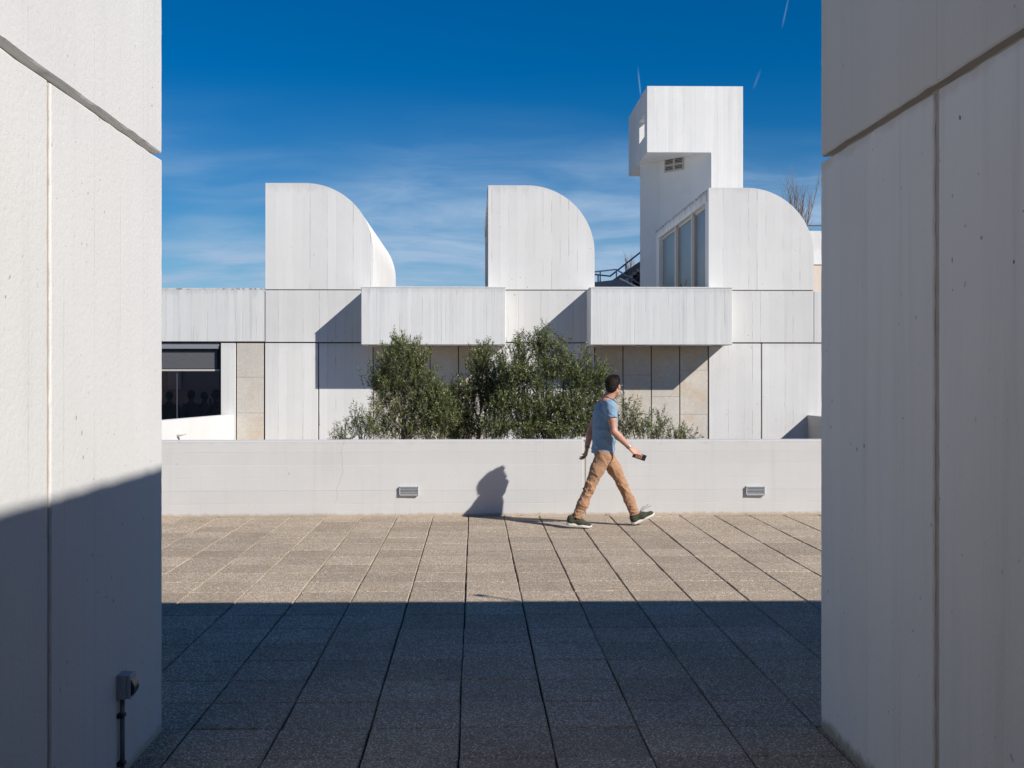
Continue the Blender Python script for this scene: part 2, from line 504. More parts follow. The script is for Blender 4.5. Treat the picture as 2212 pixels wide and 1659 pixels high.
M_rail_pale = plain('pale steel rail', (0.34, 0.38, 0.44), 0.4, metallic=0.4)
M_frame = plain('pale window frame', (0.50, 0.47, 0.43), 0.7, var=0.1)
M_soil = plain('dry soil', (0.17, 0.13, 0.09), 0.95, var=0.35, scale=4.0)
# ------------------------------------------------------------------ ground and terrace
GZ = -1.2
m = pydata('ground', [(-900, -900, GZ), (900, -900, GZ), (900, 900, GZ), (-900, 900, GZ)], [(0, 1, 2, 3)])
tag(obj('ground', m, M_soil), 'bare dry earth around the terrace and the museum', 'ground', kind='structure')

TX0, TP = -0.0685, 0.4355              # paving grid: one joint line and the pitch
TY0 = 5.005 + 0.012
terrace = box('terrace', -16, 16, -5.0, 14.05, GZ - .05, -0.03, M_bed)
tag(terrace, 'terrace paved with square brown gravel slabs', 'terrace', kind='structure')

pb0, pb1 = ground_at(354, 1118), ground_at(1775, 1111)
PSLOPE = (pb1.y - pb0.y) / (pb1.x - pb0.x)


def parapet_y(x):
    return pb0.y + (x - pb0.x) * PSLOPE


def slab_mesh(name, w, d, b=0.0065, t=0.045):
    hx, hy = w / 2, d / 2
    V = [(-hx, -hy, -t), (hx, -hy, -t), (hx, hy, -t), (-hx, hy, -t), (-hx, -hy, -b), (hx, -hy, -b), (hx, hy, -b), (-hx, hy, -b),
         (-hx + b, -hy + b, 0), (hx - b, -hy + b, 0), (hx - b, hy - b, 0), (-hx + b, hy - b, 0)]
    Fc = [(8, 9, 10, 11)]
    for i in range(4):
        j = (i + 1) % 4
        Fc += [(i, j, 4 + j, 4 + i), (4 + i, 4 + j, 8 + j, 8 + i)]
    me = pydata(name, V, Fc)
    me.materials.append(M_slab)
    return me


rng = random.Random(5)
slab_shared = [slab_mesh('paving_slab', TP - 0.007 - .001 * k, TP - 0.0075 - .001 * (k % 2)) for k in range(3)]


def seen_ground(x, y):
    if y < 4.3:
        return False
    ang = [(px - AX) / F_PX for px in (335, 1795)]
    lo = ang[0] * y + math.tan(YAW) * y
    hi = ang[1] * y + math.tan(YAW) * y
    if y < 5.45:
        lo, hi = max(lo - .3, -1.6), min(hi + .3, 1.78)
    return lo - TP * .5 < x < hi + TP * .5


stuffV, stuffF = [], []
nslab = 0
for iy in range(-24, 22):
    for ix in range(-36, 37):
        cx, cy = TX0 + TP * (ix + .5), TY0 + TP * (iy + .5)
        if abs(cx) > 15.5:
            continue
        y1 = cy + TP / 2
        wall = parapet_y(cx) + 0.01
        if cy - TP / 2 > wall - 0.06:
            continue
        jx, jy, jz, jr = rng.uniform(-.0025, .0025), rng.uniform(-.006, .006), rng.uniform(-.003, .001), rng.uniform(-.004, .004)
        if seen_ground(cx, cy):
            if y1 > wall:      # cut slab along the parapet
                d = wall - (cy - TP / 2)
                me = slab_mesh('paving_slab', TP - .013, max(.06, d))
                o = bpy.data.objects.new('paving_slab', me)
                cyy = cy - TP / 2 + d / 2 + .003
            else:
                o = bpy.data.objects.new('paving_slab', rng.choice(slab_shared))
                cyy = cy
            link(o, terrace)
            o.location = (cx + jx, cyy + (jy if y1 <= wall else 0), jz)
            o.rotation_euler = (rng.uniform(-.003, .003), rng.uniform(-.003, .003), jr)
            nslab += 1
        else:
            b0 = len(stuffV)
            hx, hy = (TP - .013) / 2, (TP - .006) / 2
            top = min(cy + hy, wall)
            stuffV += [(cx - hx, cy - hy, jz), (cx + hx, cy - hy, jz), (cx + hx, top, jz), (cx - hx, top, jz)]
            stuffF.append((b0, b0 + 1, b0 + 2, b0 + 3))
o = obj('far_paving', pydata('far_paving', stuffV, stuffF), M_slab, terrace)
o['kind'] = 'stuff'
print('slabs', nslab)

# ------------------------------------------------------------------ parapet in front of the courtyard
def quad_wall(name, xa, xb, thick, z0, z1, mat, parent, bev, yoff=0.0):
    """wall piece that follows the line of the parapet"""
    bm = bmesh.new()
    ya, yb = parapet_y(xa) + yoff, parapet_y(xb) + yoff
    vs = [bm.verts.new(c) for c in ((xa, ya, z0), (xb, yb, z0), (xb, yb + thick, z0), (xa, ya + thick, z0), (xa, ya, z1), (xb, yb, z1), (xb, yb + thick, z1), (xa, ya + thick, z1))]
    for q in ((0, 3, 2, 1), (4, 5, 6, 7), (0, 1, 5, 4), (1, 2, 6, 5), (2, 3, 7, 6), (3, 0, 4, 7)):
        bm.faces.new([vs[i] for i in q])
    if bev:
        bmesh.ops.bevel(bm, geom=bm.edges[:], offset=bev, segments=2, profile=0.6, affect='EDGES')
    return obj(name, bm_mesh(name, bm), mat, parent)


par = empty('parapet', (0, parapet_y(0), 0), 'low white concrete parapet running behind the walking man', 'parapet')
xj = ground_at(1262, 1113).x
PH = 0.935
quad_wall('wall_panel', -15, xj - .009, 0.25, -0.6, PH, M_parapet, par, 0.014)
quad_wall('wall_panel', xj + .009, 15, 0.25, -0.6, PH - .004, M_parapet, par, 0.014)
quad_wall('joint_filler', xj - .0088, xj + .0088, 0.20, -0.5, PH - .02, M_joint_pale, par, 0.0, 0.008)

# two louvred step lights set on the parapet
for px, py, lab in ((883.5, 1060, 'louvred silver wall light on the parapet left of the man\'s shadow'), (1631, 1059.5, 'louvred silver wall light on the parapet ahead of the man')):
    c = at_y(px, py, 13.8)
    yy = parapet_y(c.x)
    c = at_y(px, py, yy)
    w, h, d = 0.118, 0.056, 0.034
    L = empty('wall_light', (c.x, yy, c.z), lab, 'wall light', 'louvred lights on the parapet')
    box('back_box', c.x - w + .004, c.x + w - .004, yy - .010, yy + .01, c.z - h + .004, c.z + h - .004, M_jointdark, L)
    f = bmesh.new()
    box_bm(f, c.x - w, c.x + w, yy - d, yy - .002, c.z + h - .013, c.z + h, .002)
    box_bm(f, c.x - w, c.x + w, yy - d, yy - .002, c.z - h, c.z - h + .011, .002)
    box_bm(f, c.x - w, c.x - w + .010, yy - d + .001, yy - .002, c.z - h + .0112, c.z + h - .0132, .002)
    box_bm(f, c.x + w - .010, c.x + w, yy - d + .001, yy - .002, c.z - h + .0112, c.z + h - .0132, .002)
    fr = obj('frame', bm_mesh('frame', f), M_alu, L)
    for k in range(5):
        z = c.z - h + .0215 + k * .0175
        bm = bmesh.new()
        vs = box_bm(bm, c.x - w + .0105, c.x + w - .0105, yy - d + .003, yy - .020, z - .0030, z + .0030)
        bmesh.ops.rotate(bm, verts=bm.verts[:], cent=(c.x, yy - d / 2, z), matrix=Matrix.Rotation(R(12), 3, 'X'))
        obj('louvre', bm_mesh('louvre', bm), M_alu, L)
    for sx in (-1, 1):
        for sz in (-1, 1):
            tube('screw', [(c.x + sx * (w - .006), yy - d - .0015, c.z + sz * (h - .006)), (c.x + sx * (w - .006), yy - d + .002, c.z + sz * (h - .006))], .004, M_black, fr)

# ------------------------------------------------------------------ the two tall blocks that frame the passage
XL = ground_at(350, 1577).x
XR = ground_at(1776, 1572).x
YF = ground_at(350, 1577).y
print('passage', XL, XR, YF)
GZ1 = Z_at(341, YF)                     # level groove
HF, HR = 3.60, 4.08                     # heights of the front and rear part of the right block


def rough_panel(name, sign, x, ya, yb, z0, z1, mat, parent, thick=0.10, seed=0, amp=0.004, bev=0.012):
    """cast panel: face at x looking into the passage, edges slightly uneven"""
    r = np.random.RandomState(seed)
    ny, nz = max(2, int((yb - ya) / .09)), max(2, int((z1 - z0) / .045))
    ys, zs = np.linspace(ya, yb, ny + 1), np.linspace(z0, z1, nz + 1)
    V, idx = [], {}

    def jit(t):
        return (math.sin(t * 37.1 + seed) + math.sin(t * 83.7 + 2.1 * seed) + r.uniform(-1.4, 1.4)) * amp * .45
    ej = {'y0': [jit(z) for z in zs], 'y1': [jit(z) for z in zs], 'z0': [jit(y) for y in ys], 'z1': [jit(y) for y in ys]}
    # two nested loops of points: face grid with border bevelled towards the back
    for i, y in enumerate(ys):
        for j, z in enumerate(zs):
            yy, z2, xx = y, z, x
            if i == 0:
                yy += max(-.002, ej['y0'][j]); xx += sign * bev
            if i == ny:
                yy -= max(-.002, ej['y1'][j]); xx += sign * bev
            if j == 0:
                z2 += max(-.002, ej['z0'][i]); xx += sign * bev * .6
            if j == nz:
                z2 -= max(-.002, ej['z1'][i]); xx += sign * bev * .6
            if i == 1:
                yy = ya + bev + max(0, ej['y0'][j])
            if i == ny - 1:
                yy = yb - bev - max(0, ej['y1'][j])
            if j == 1:
                z2 = z0 + bev * .7 + max(0, ej['z0'][i])
            if j == nz - 1:
                z2 = z1 - bev * .7 - max(0, ej['z1'][i])
            V.append((xx, yy, z2)); idx[i, j] = len(V) - 1
    Fc = []
    for i in range(ny):
        for j in range(nz):
            Fc.append((idx[i, j], idx[i + 1, j], idx[i + 1, j + 1], idx[i, j + 1]))
    loop = [(i, 0) for i in range(ny)] + [(ny, j) for j in range(nz)] + [(i, nz) for i in range(ny, 0, -1)] + [(0, j) for j in range(nz, 0, -1)]
    back = []
    for k in loop:
        p = V[idx[k]]
        V.append((x + sign * thick, p[1], p[2])); back.append(len(V) - 1)
    n = len(loop)
    for a in range(n):
        b = (a + 1) % n
        Fc.append((idx[loop[a]], back[a], back[b], idx[loop[b]]))
    Fc.append(tuple(back))
    bm = bmesh.new()
    bv = [bm.verts.new(p) for p in V]
    for q in Fc:
        try:
            bm.faces.new([bv[w] for w in q])
        except ValueError:
            pass
    return obj(name, bm_mesh(name, bm), mat, parent)


def passage_block(sign, x, mat, parent, vgroove, seedbase, joint_mat):
    """sign -1: left block (solid towards -x), +1: right block"""
    far = x + sign * 12.5
    core_x = x + sign * 0.045
    top_f = HF
    box('core', core_x, far, -4.6, YF - .03, GZ, GZ1 + .05, joint_mat, parent)
    box('core', core_x, far, -4.55, YF - .033, GZ1 + .051, top_f - .02, joint_mat, parent)
    gap = 0.030 if sign < 0 else 0.044
    # lower row of panels, upper row of panels
    cuts = [YF, vgroove, vgroove - 1.42, vgroove - 2.84, -4.6]
    for k in range(4):
        ya, yb = cuts[k + 1] + gap / 2, cuts[k] - (0 if k == 0 else gap / 2)
        rough_panel('concrete_panel', sign, x, ya, yb, -.02, GZ1 - .019, mat, parent, .044, seedbase + k, bev=.006)
    rough_panel('concrete_panel', sign, x, -4.6, YF, GZ1 + .013, top_f, mat, parent, .044, seedbase + 10, bev=.009)
    for k in range(1, 4):
        box('joint_filler', x + sign * .009, x + sign * .0442, cuts[k] - gap / 2 + .0005, cuts[k] + gap / 2 - .0005, -.02, GZ1 - .028, joint_mat, parent)
    # front faces towards the court
    box('front_panel', x + sign * .0445, far, YF - .029, YF - .004, -.02, GZ1 - .021, mat, parent, .004)
    box('front_panel', x + sign * .0445, far, YF - .029, YF - .004, GZ1 + .012, top_f, mat, parent, .004)


VG = 2419 * abs(XL) / (1024 - 113)
left = empty('concrete_block', (XL - 5, 0, 0), 'rough white concrete block, its upper wall in full sun', 'building block')
passage_block(-1, XL, M_wall_l, left, VG, 1, M_joint_l)
VGR = 2419 * XR / (2029 - 1024)
right = empty('concrete_block', (XR + 5, 0, 0), 'grey shaded concrete block with pitted wall facing the sunlit one', 'building block')
passage_block(1, XR, M_wall_r, right, VGR, 31, M_joint_r)
# raised rear part of the right block (its edge draws the shadow line on the left wall); a slightly ragged edge
pts = [(-4.5, HF - .03), (3.15, HF - .03), (3.15, HR)]
yy = 3.15
r2 = random.Random(3)
while yy > -4.3:
    yy -= r2.uniform(.06, .16)
    pts.append((yy, HR + r2.uniform(-.0035, .0035)))
pts.append((-4.5, HR))
prism('roof_storey', pts, 'x', XR + .02, XR + 12.4, M_wall_r, right)
# unseen roof and end wall, added behind us to keep sky light out
passage = empty('sky_block_roof', ((XL + XR) / 2, -2, HF), 'unseen concrete roof and end wall added behind us to block sky light', 'roof')
box('roof_slab', XL - 3.0, XR - .001, -4.55, 1.0, HF + .003, HF + .35, M_wall_r, passage)
box('sky_block_end_wall', XL - .5, XR + .5, -4.95, -4.61, GZ, HF + .34, M_wall_r, passage)
# unseen masses added behind us to block sky light, all below the line of the sun over the front edge
box('sky_block_storey', XR + 3.3, XR + 12.3, -4.5, 1.1, HR + .001, 6.7, M_wall_r, right)
blocker = box('sky_block_mass', -14, XR + 13, -13, -5.0, GZ, 9.0, M_wall_r, None, .02)
tag(blocker, 'tall concrete hall added unseen behind the viewer to block sky light', 'building')
# lamp pole on that roof: its thin shadow lies on the paving
lx, ly = 4.60, YF - .10
lamp = empty('roof_lamp', (lx, ly, HF), 'thin roof lamp with flat round head above the shaded concrete block', 'lamp')
tube('pole', [(lx, ly, HF - .02), (lx, ly, HF + .36)], .013, M_rail, lamp)
tube('lamp_head', [(lx, ly, HF + .345), (lx, ly, HF + .36), (lx, ly, HF + .385), (lx, ly, HF + .40)], [.02, .045, .045, .015], M_rail, lamp, 14)

# power socket with conduit on the left wall
sy = 2419 * abs(XL) / (1024 - 256)
zt, zb = Z_at(1456, sy), Z_at(1508, sy)
x0 = XL
sock = empty('power_socket', (x0, sy, zb), 'grey weatherproof power socket with conduit on the rough white wall', 'power socket')
M_sock = plain('grey plastic', (0.33, 0.36, 0.38), 0.5, var=.05)
M_sockd = plain('dark smoked cover', (0.035, 0.045, 0.055), 0.35)
M_cond = plain('grey conduit', (0.15, 0.155, 0.16), 0.5)
box('housing', x0 - .003, x0 + .040, sy, sy + .082, zb, zt, M_sock, sock, .004, 2)
box('housing_lid', x0 + .0405, x0 + .058, sy + .001, sy + .081, zb + .001, zt - .001, M_sock, sock, .004, 2)
pts = [(sy + .008, zb + .012), (sy + .074, zb + .012), (sy + .074, zt - .016), (sy + .008, zt - .016)]
cv = bmesh.new()
rows = []
for k in range(7):
    tt = k / 6
    z = zb + .014 + (zt - .018 - zb - .014) * tt
    bulge = .058 + .016 * math.sin(math.pi * min(1, tt * .9 + .1))
    rows.append([cv.verts.new((x0 + .05, sy + .007, z)), cv.verts.new((x0 + bulge, sy + .009, z)), cv.verts.new((x0 + bulge, sy + .073, z)), cv.verts.new((x0 + .05, sy + .075, z))])
for a, b in zip(rows, rows[1:]):
    for i in range(3):
        cv.faces.new((a[i], a[i + 1], b[i + 1], b[i]))
cv.faces.new(rows[0]); cv.faces.new(rows[-1][::-1])
obj('flap', bm_mesh('flap', cv), M_sockd, sock)
cy = sy + .030
tube('conduit', [(x0 + .016, cy, -.02), (x0 + .016, cy, zb + .004)], .0105, M_cond, sock, 12)
for z in (Z_at(1545, sy), Z_at(1649, sy)):
    bm = bmesh.new()
    box_bm(bm, x0 - .003, x0 + .029, cy - .028, cy + .014, z - .009, z + .009, .003)
    obj('clip', bm_mesh('clip', bm), M_black, sock)
# ------------------------------------------------------------------ the museum
def fx(px, Y=Y_W):
    return X_at(px, Y)


def fz(py, Y=Y_W):
    return Z_at(py, Y)


mus = empty('museum_building', (0, Y_W + 4, GZ), 'white concrete museum with quarter-round roof lights and projecting boxes', 'building')
YB = Y_W + .05                                    # backing behind the panels
g = 0.022                                         # joint width
gw = 2.2 / 93.0
# backing walls (seen only in the joints)
box('backing_wall', fx(300), fx(2100), YB, YB + .30, fz(739), fz(630), M_joint, mus)
box('backing_wall', fx(476), fx(2100), YB + .002, YB + .30, GZ, fz(739) - .001, M_jointdark, mus)
box('backing_wall', fx(150), fx(300) - .002, YB, YB + .30, GZ, fz(630), M_facade, mus)


def panel(pxa, pxb, pya, pyb, mat=None, yf=0.0, bev=.006, name='wall_panel'):
    z0 = GZ if pyb is None else fz(pyb)
    return box(name, fx(pxa), fx(pxb), Y_W + yf, YB - .001 + yf * 0, z0, fz(pya), mat or M_facade, mus, bev)


panel(300, 571, 623, 738, M_fascia)
panel(573, 1120, 627.8, 739)
panel(1120.1, 1757.5, 627.8, 739.4)
panel(1758.5, 2100, 627.8, 739.6)
panel(477, 508.5, 741.6, None)
panel(572.5, 687.0, 741.6, None)
panel(689.2, 804.8, 741.6, None)
panel(1051.5, 1283.5, 741.6, None)
panel(1531.6, 1643.8, 742, None)
panel(1646.2, 2100, 742, None)
# washed gravel panels in the bays, each slab a piece of its own
rp = random.Random(8)


def gravel_column(pa, pb, joints):
    for a, b in zip(joints, joints[1:]):
        z0 = GZ if b is None else fz(b) + .002
        box('gravel_panel', fx(pa), fx(pb), Y_W + .022 + rp.uniform(0, .004), YB - .0015, z0, fz(a) - .002, M_panel, mus, .004)


gravel_column(511, 569.3, [741.5, 815, 892, None])
b1 = [805.8, 868, 929.2, 990.5, 1050.5]
b2 = [1285, 1346.3, 1407.5, 1469, 1530.5]
for i in range(4):
    gravel_column(b1[i] + .9, b1[i + 1] - 1.2, [741.5, [817, 897, 858, 820][i], 897, None] if i != 1 else [741.5, 850, None])
    gravel_column(b2[i] + .9, b2[i + 1] - 1.2, [741.5, [820, 810, 857.5, 800][i], [900, 896, 940, 895.5][i], None])

# projecting boxes
def projecting_box(pa, pb):
    D = .87
    yf = Y_W - D
    x0, x1 = X_at(pa, yf), X_at(pb, yf)
    zt, zb = Z_at(622, yf), Z_at(744.8, yf)
    bm = bmesh.new()
    box_bm(bm, x0, x1, yf, Y_W - .001, zb, zt, .010)
    o = obj('projecting_box', bm_mesh('projecting_box', bm), M_planter, mus)
    # pale capping and small soffit lamps
    bm = bmesh.new()
    box_bm(bm, x0 - .004, x1 + .004, yf - .004, Y_W - .003, zt + .001, zt + .028, .004)
    obj('capping', bm_mesh('capping', bm), M_scoop, o)
    for k in range(3):
        cx = x0 + (x1 - x0) * (.07 + .305 * k + (.25 if k == 2 else 0) * .95)
        bm = bmesh.new()
        box_bm(bm, cx - .10, cx + .10, yf + .40, yf + .56, zb - .035, zb - .001, .006)
        obj('soffit_lamp', bm_mesh('soffit_lamp', bm), M_frame, o)
    return x0, x1, zb, zt


projecting_box(780, 1092)
projecting_box(1275.3, 1582)
box('roof_slab', fx(572), fx(2100), Y_W + .36, Y_W + 16, fz(640) - .25, fz(640), M_facade, mus)
box('roof_slab', fx(150), fx(571), Y_W + .36, Y_W + 3.3, fz(640) - .25, fz(640) - .01, M_facade, mus)

# quarter-round skylights
M_glass = None
mg, t = new_mat('grey blind glass')
finish(t, (0.17, 0.195, 0.22), 0.35, None, 0.25)
M_glass = mg


def skylight(pl, pr, ptop, pbase=625.3, k=.775):
    Yf, Yb = Y_W, Y_W / k
    x0, x1 = fx(pl), fx(pr)
    z0, zt = fz(pbase), fz(ptop)
    rr = 146.0 / 93.04
    n = 26
    arc = [(x1 - rr + rr * math.sin(a), zt - rr + rr * math.cos(a)) for a in [math.pi / 2 * i / n for i in range(n + 1)]]
    # front wall: a thick slab with the quarter-round outline
    front = prism('skylight', [(x0, z0), (x1, z0)] + arc[::-1] + [(x0, zt)], 'y', Yf, Yf + .22, M_scoop, mus)
    # curved shell behind it
    th = .16
    ri = rr - th
    inner = [(x1 - rr + ri * math.sin(a), zt - rr + ri * math.cos(a)) for a in [math.pi / 2 * i / n for i in range(n + 1)]]
    prof = [(x0 + .21, zt - .002)] + [(p[0] - .002 * 0, p[1] - .002) for p in arc[1:-1]] + [(x1 - .002, zt - rr), (x1 - .002, z0)] + [(x1 - th, z0)] + inner[::-1] + [(x0 + .21, zt - th)]
    shell = prism('curved_shell', prof, 'y', Yf + .221, Yb, M_scoop, front)
    shell.data.polygons.foreach_set('use_smooth', [len(p.vertices) == 4 for p in shell.data.polygons])
    shell.data.set_sharp_from_angle(angle=R(25))
    prism('back_wall', [(x0 + .25, z0), (x1 - th - .005, z0)] + [(p[0] - .005, p[1] - .005) for p in inner[::-1]] + [(x0 + .25, zt - th - .005)], 'y', Yb - .2, Yb - .004, M_scoop, front)
    # glazed side
    fh = .30
    box('lintel', x0 - .012, x0 + .20, Yf + .222, Yb - .003, zt - fh, zt - .012, M_lintel, front)
    ends = [Yf + .40, 28.0, 28.4, 30.3, 30.72, Yb - .55]
    box('jamb', x0 + .001, x0 + .16, Yf + .222, ends[0], z0, zt - fh - .001, M_tower, front)
    box('jamb', x0 + .001, x0 + .16, ends[5], Yb - .003, z0, zt - fh - .001, M_tower, front)
    for a in (1, 3):
        box('mullion', x0 + .035, x0 + .15, ends[a] + .12, ends[a + 1] - .08, z0, zt - fh - .001, M_frame, front)
        box('mullion', x0 + .055, x0 + .13, ends[a] + .02, ends[a] + .115, z0, zt - fh - .05, M_frame, front)
    for a, b in ((0, 1), (2, 3), (4, 5)):
        box('window_pane', x0 + .115, x0 + .125, ends[a] + .01 + (-.07 if a else 0), ends[b] + .015, z0 + .02, zt - fh - .06, M_glass, front)
        box('sash', x0 + .09, x0 + .135, ends[a] + .01 + (-.07 if a else 0), ends[b] + .015, zt - fh - .059, zt - fh - .002, M_frame, front)
    return front


skylight(573.5, 806, 396.5)
skylight(1054.7, 1284.5, 400)
skylight(1531, 1757.8, 404)
box('skylight_bed', fx(573), fx(806), Y_W + .03, YB + .3, fz(627.9), fz(624.5) - .003, M_joint, mus)
box('skylight_bed', fx(1054), fx(1284), Y_W + .03, YB + .3, fz(627.9), fz(624.5) - .003, M_joint, mus)
box('skylight_bed', fx(1530), fx(1757), Y_W + .03, YB + .3, fz(627.9), fz(624.5) - .003, M_joint, mus)

# big window with roller blind, dark room behind it
wx0, wx1, wzt, wzb = fx(300), fx(475.5), fz(741), fz(930)
M_room = plain('dim room wall', (0.46, 0.31, 0.22), 0.9)
M_blind = cloth('grey roller blind', (0.10, 0.105, 0.115), fold=0.25, vstretch=(.4, 1, 2))
win = box('window', wx0, wx1 - .002, Y_W + .20, Y_W + .24, wzt - .06, wzt, M_black, mus)
room = []
RF = GZ + .80
box('room_floor', wx0 - 2.5, wx1 + 1.2, Y_W + .36, Y_W + 7, RF - .1, RF, M_room, mus)
box('room_back', wx0 - 2.5, wx1 + 1.2, Y_W + 7, Y_W + 7.2, RF + .001, wzt + .05, M_room, mus)
box('room_side', wx0 - 2.7, wx0 - 2.51, Y_W + .36, Y_W + 7, RF + .001, wzt + .05, M_room, mus)
box('room_side', wx1 + 1.21, wx1 + 1.4, Y_W + .36, Y_W + 7, RF + .001, wzt + .05, M_room, mus)
pc = at_y(386, 822, Y_W + 6.9)
cz0, cz1 = wzt + .06, wzt + .2          # ceiling stops short of the back, an added opening for sky light
box('room_ceiling', wx0 - 2.7, wx1 + 1.4, Y_W + .361, Y_W + 3.4, cz0, cz1, M_room, mus)
box('sill_wall', wx0, wx1 - .002, Y_W + .10, Y_W + .34, GZ, wzb, M_facade, mus)
box('frame', wx1 - .045, wx1 - .004, Y_W + .12, Y_W + .20, wzb + .001, wzt - .001, M_black, win)
box('frame', wx0, wx1 - .05, Y_W + .13, Y_W + .20, fz(801.5), fz(797.5), M_frame, win)
box('frame', fx(377.5), fx(379), Y_W + .16, Y_W + .20, wzb, fz(802), M_rail, win)
box('blind_box', wx0, fx(472), Y_W + .06, Y_W + .13, fz(754), wzt - .004, M_grey, win, .01)
box('roller_blind', wx0, fx(466), Y_W + .14, Y_W + .15, fz(796), fz(757), M_blind, win)
box('black_panel', wx0, wx1 - .05, Y_W + .17, Y_W + .19, fz(797.2), wzt - .062, M_black, win)
mgl, t = new_mat('window glass')
gl = t.n('ShaderNodeBsdfGlossy', {'Color': (.9, .95, 1, 1), 'Roughness': 0.02})
tr = t.n('ShaderNodeBsdfTransparent', {'Color': (.75, .78, .8, 1)})
fn = t.n('ShaderNodeFresnel', {'IOR': 1.5})
mxs = t.n('ShaderNodeMixShader', {0: fn.outputs[0], 1: tr.outputs[0], 2: gl.outputs[0]})
t.n('ShaderNodeOutputMaterial', {'Surface': mxs.outputs[0]})
box('window_pane', wx0, fx(377.4), Y_W + .176, Y_W + .182, wzb + .002, fz(801.8), mgl, win)
box('window_pane', fx(379.1), wx1 - .046, Y_W + .176, Y_W + .182, wzb + .002, fz(801.8), mgl, win)
# things in the room
M_cream = plain('cream board', (0.62, 0.50, 0.38), 0.8)
pc = at_y(386, 822, Y_W + 6.9)
pic = box('wall_picture', pc.x - .32, pc.x + .05, Y_W + 6.93, Y_W + 6.995, pc.z - .26, pc.z + .30, M_cream)
tag(pic, 'tall cream picture board hanging in the dark room behind the window', 'picture')
tc = at_y(390, 893, Y_W + 3.2)
tb = empty('display_table', (tc.x, Y_W + 3.2, RF), 'cream display table among the visitors behind the window', 'table')
box('table_top', tc.x - .30, tc.x + .30, Y_W + 2.9, Y_W + 3.5, tc.z - .05, tc.z, M_cream, tb)
box('table_base', tc.x - .26, tc.x + .26, Y_W + 2.94, Y_W + 3.46, RF, tc.z - .051, M_cream, tb)

# ------------------------------------------------------------------ courtyard walls
# white ramp wall that runs from the facade towards the terrace on the left
q0 = at_y(506, 895.5, Y_W - .02)
ztop = q0.z
def ray_to_z(px, py, z):
    c, q = (px - AX) / F_PX, (AY - py) / F_PX
    dx, dy = c * math.cos(YAW) + math.sin(YAW), -c * math.sin(YAW) + math.cos(YAW)
    k = (z - EYE) / q
    return Vector((dx * k, dy * k, z))
q1 = ray_to_z(354, 908.5, ztop)
d = (q1 - q0)
q2 = q0 + d * 1.6
nrm = Vector((d.y, -d.x, 0)).normalized()
if nrm.x > 0:
    nrm = -nrm
pts = [(q0.x, q0.y), (q2.x, q2.y), (q2.x + nrm.x * .22, q2.y + nrm.y * .22), (q0.x + nrm.x * .22, q0.y - .001)]
M_ramp = concrete('bright painted wall', (0.66, 0.655, 0.64), 0.4, line=0.1, pits=0.2, streak=0.02, tone=.01)
rw = prism('ramp_wall', pts, 'z', GZ, ztop, M_ramp)
tag(rw, 'bright white low wall slanting out from below the museum window', 'wall')
# low wall on the right, its shaded side towards us
cz = fz(897)
cx = fx(1744)
M_block = concrete('grey concrete blockwork', (0.52, 0.51, 0.49), 0.30, horizontal=True, line=0.4, pits=0.3)
lw = box('low_wall', cx, cx + .25, 21.5, Y_W - .003, GZ, cz, M_block, None, .006)
tag(lw, 'grey low wall in shade standing out from the museum beside the block', 'wall')

# security camera on the ramp wall
cp = q0 + d * .80
cc = at_y(377, 941, cp.y - .0)
sec = empty('security_camera', (cc.x, cc.y, cc.z), 'small white security camera on a bracket at the bright ramp wall', 'security camera')
M_cw = plain('cream plastic', (0.62, 0.60, 0.55), 0.45)
tube('housing', [cc + Vector((.03, -.12, -.005)), cc + Vector((.25, -.14, .055))], [.034, .034], M_cw, sec, 12)
tube('bracket', [cc + Vector((-.10, .14, .03)), cc + Vector((-.09, -.06, .03)), cc + Vector((.0, -.11, .03)), cc + Vector((.06, -.12, .01))], .018, M_rail, sec)
tube('cable', [cc + Vector((-.10, .0, .045)), cc + Vector((-.12, -.10, -.02)), cc + Vector((-.09, -.12, -.09)), cc + Vector((-.02, -.11, -.10)), cc + Vector((.0, -.08, -.05))], .012, plain('green cable', (.06, .10, .05), .6), sec)

# ------------------------------------------------------------------ tower behind the third roof light
Y_T = 34.0
tw = empty('tower', (X_at(1500, Y_T), Y_T + 2, GZ), 'white concrete tower with overhanging box top and slot window', 'tower')
k2 = .893
Y_TB = Y_T / k2
tx0, tx1 = X_at(1398, Y_T), X_at(1605, Y_T)
tzt, tzb = Z_at(184, Y_T), Z_at(327.5, Y_T)
sx0 = X_at(1536.5, Y_T)
wt = .22
# front wall: inverted L in one piece
prism('front_wall', [(sx0, GZ), (tx1, GZ), (tx1, tzt), (tx0, tzt), (tx0, tzb), (sx0, tzb)], 'y', Y_T, Y_T + wt, M_tower, tw)
# left wall with a two-slot window
def side_y(px):
    return Y_T * (1398 - 1024) / (px - 1024)
ya, yb = side_y(1392), side_y(1381)
wz1, wz0 = 1.7 + (817 - 246) / F_PX * ya * 1.0, 1.7 + (817 - 294) / F_PX * ya
ym = (ya + yb) / 2
lw_ = empty  # noqa
left_wall = box('side_wall', tx0, tx0 + wt, Y_T + wt + .001, ya, tzb, tzt - .001, M_tower, tw)
box('side_wall', tx0, tx0 + wt, yb, Y_TB, tzb, tzt - .001, M_tower, tw)
box('side_wall', tx0, tx0 + wt, ya + .0005, yb - .0005, tzb, wz0, M_tower, tw)
box('side_wall', tx0, tx0 + wt, ya + .0005, yb - .0005, wz1, tzt - .001, M_tower, tw)
box('window_mullion', tx0 + .10, tx0 + .20, ym - .05, ym + .05, wz0 + .001, wz1 - .001, M_tower, tw)
box('back_wall', tx0 + wt + .001, tx1, Y_TB - wt, Y_TB, tzb, tzt - .002, M_tower, tw)
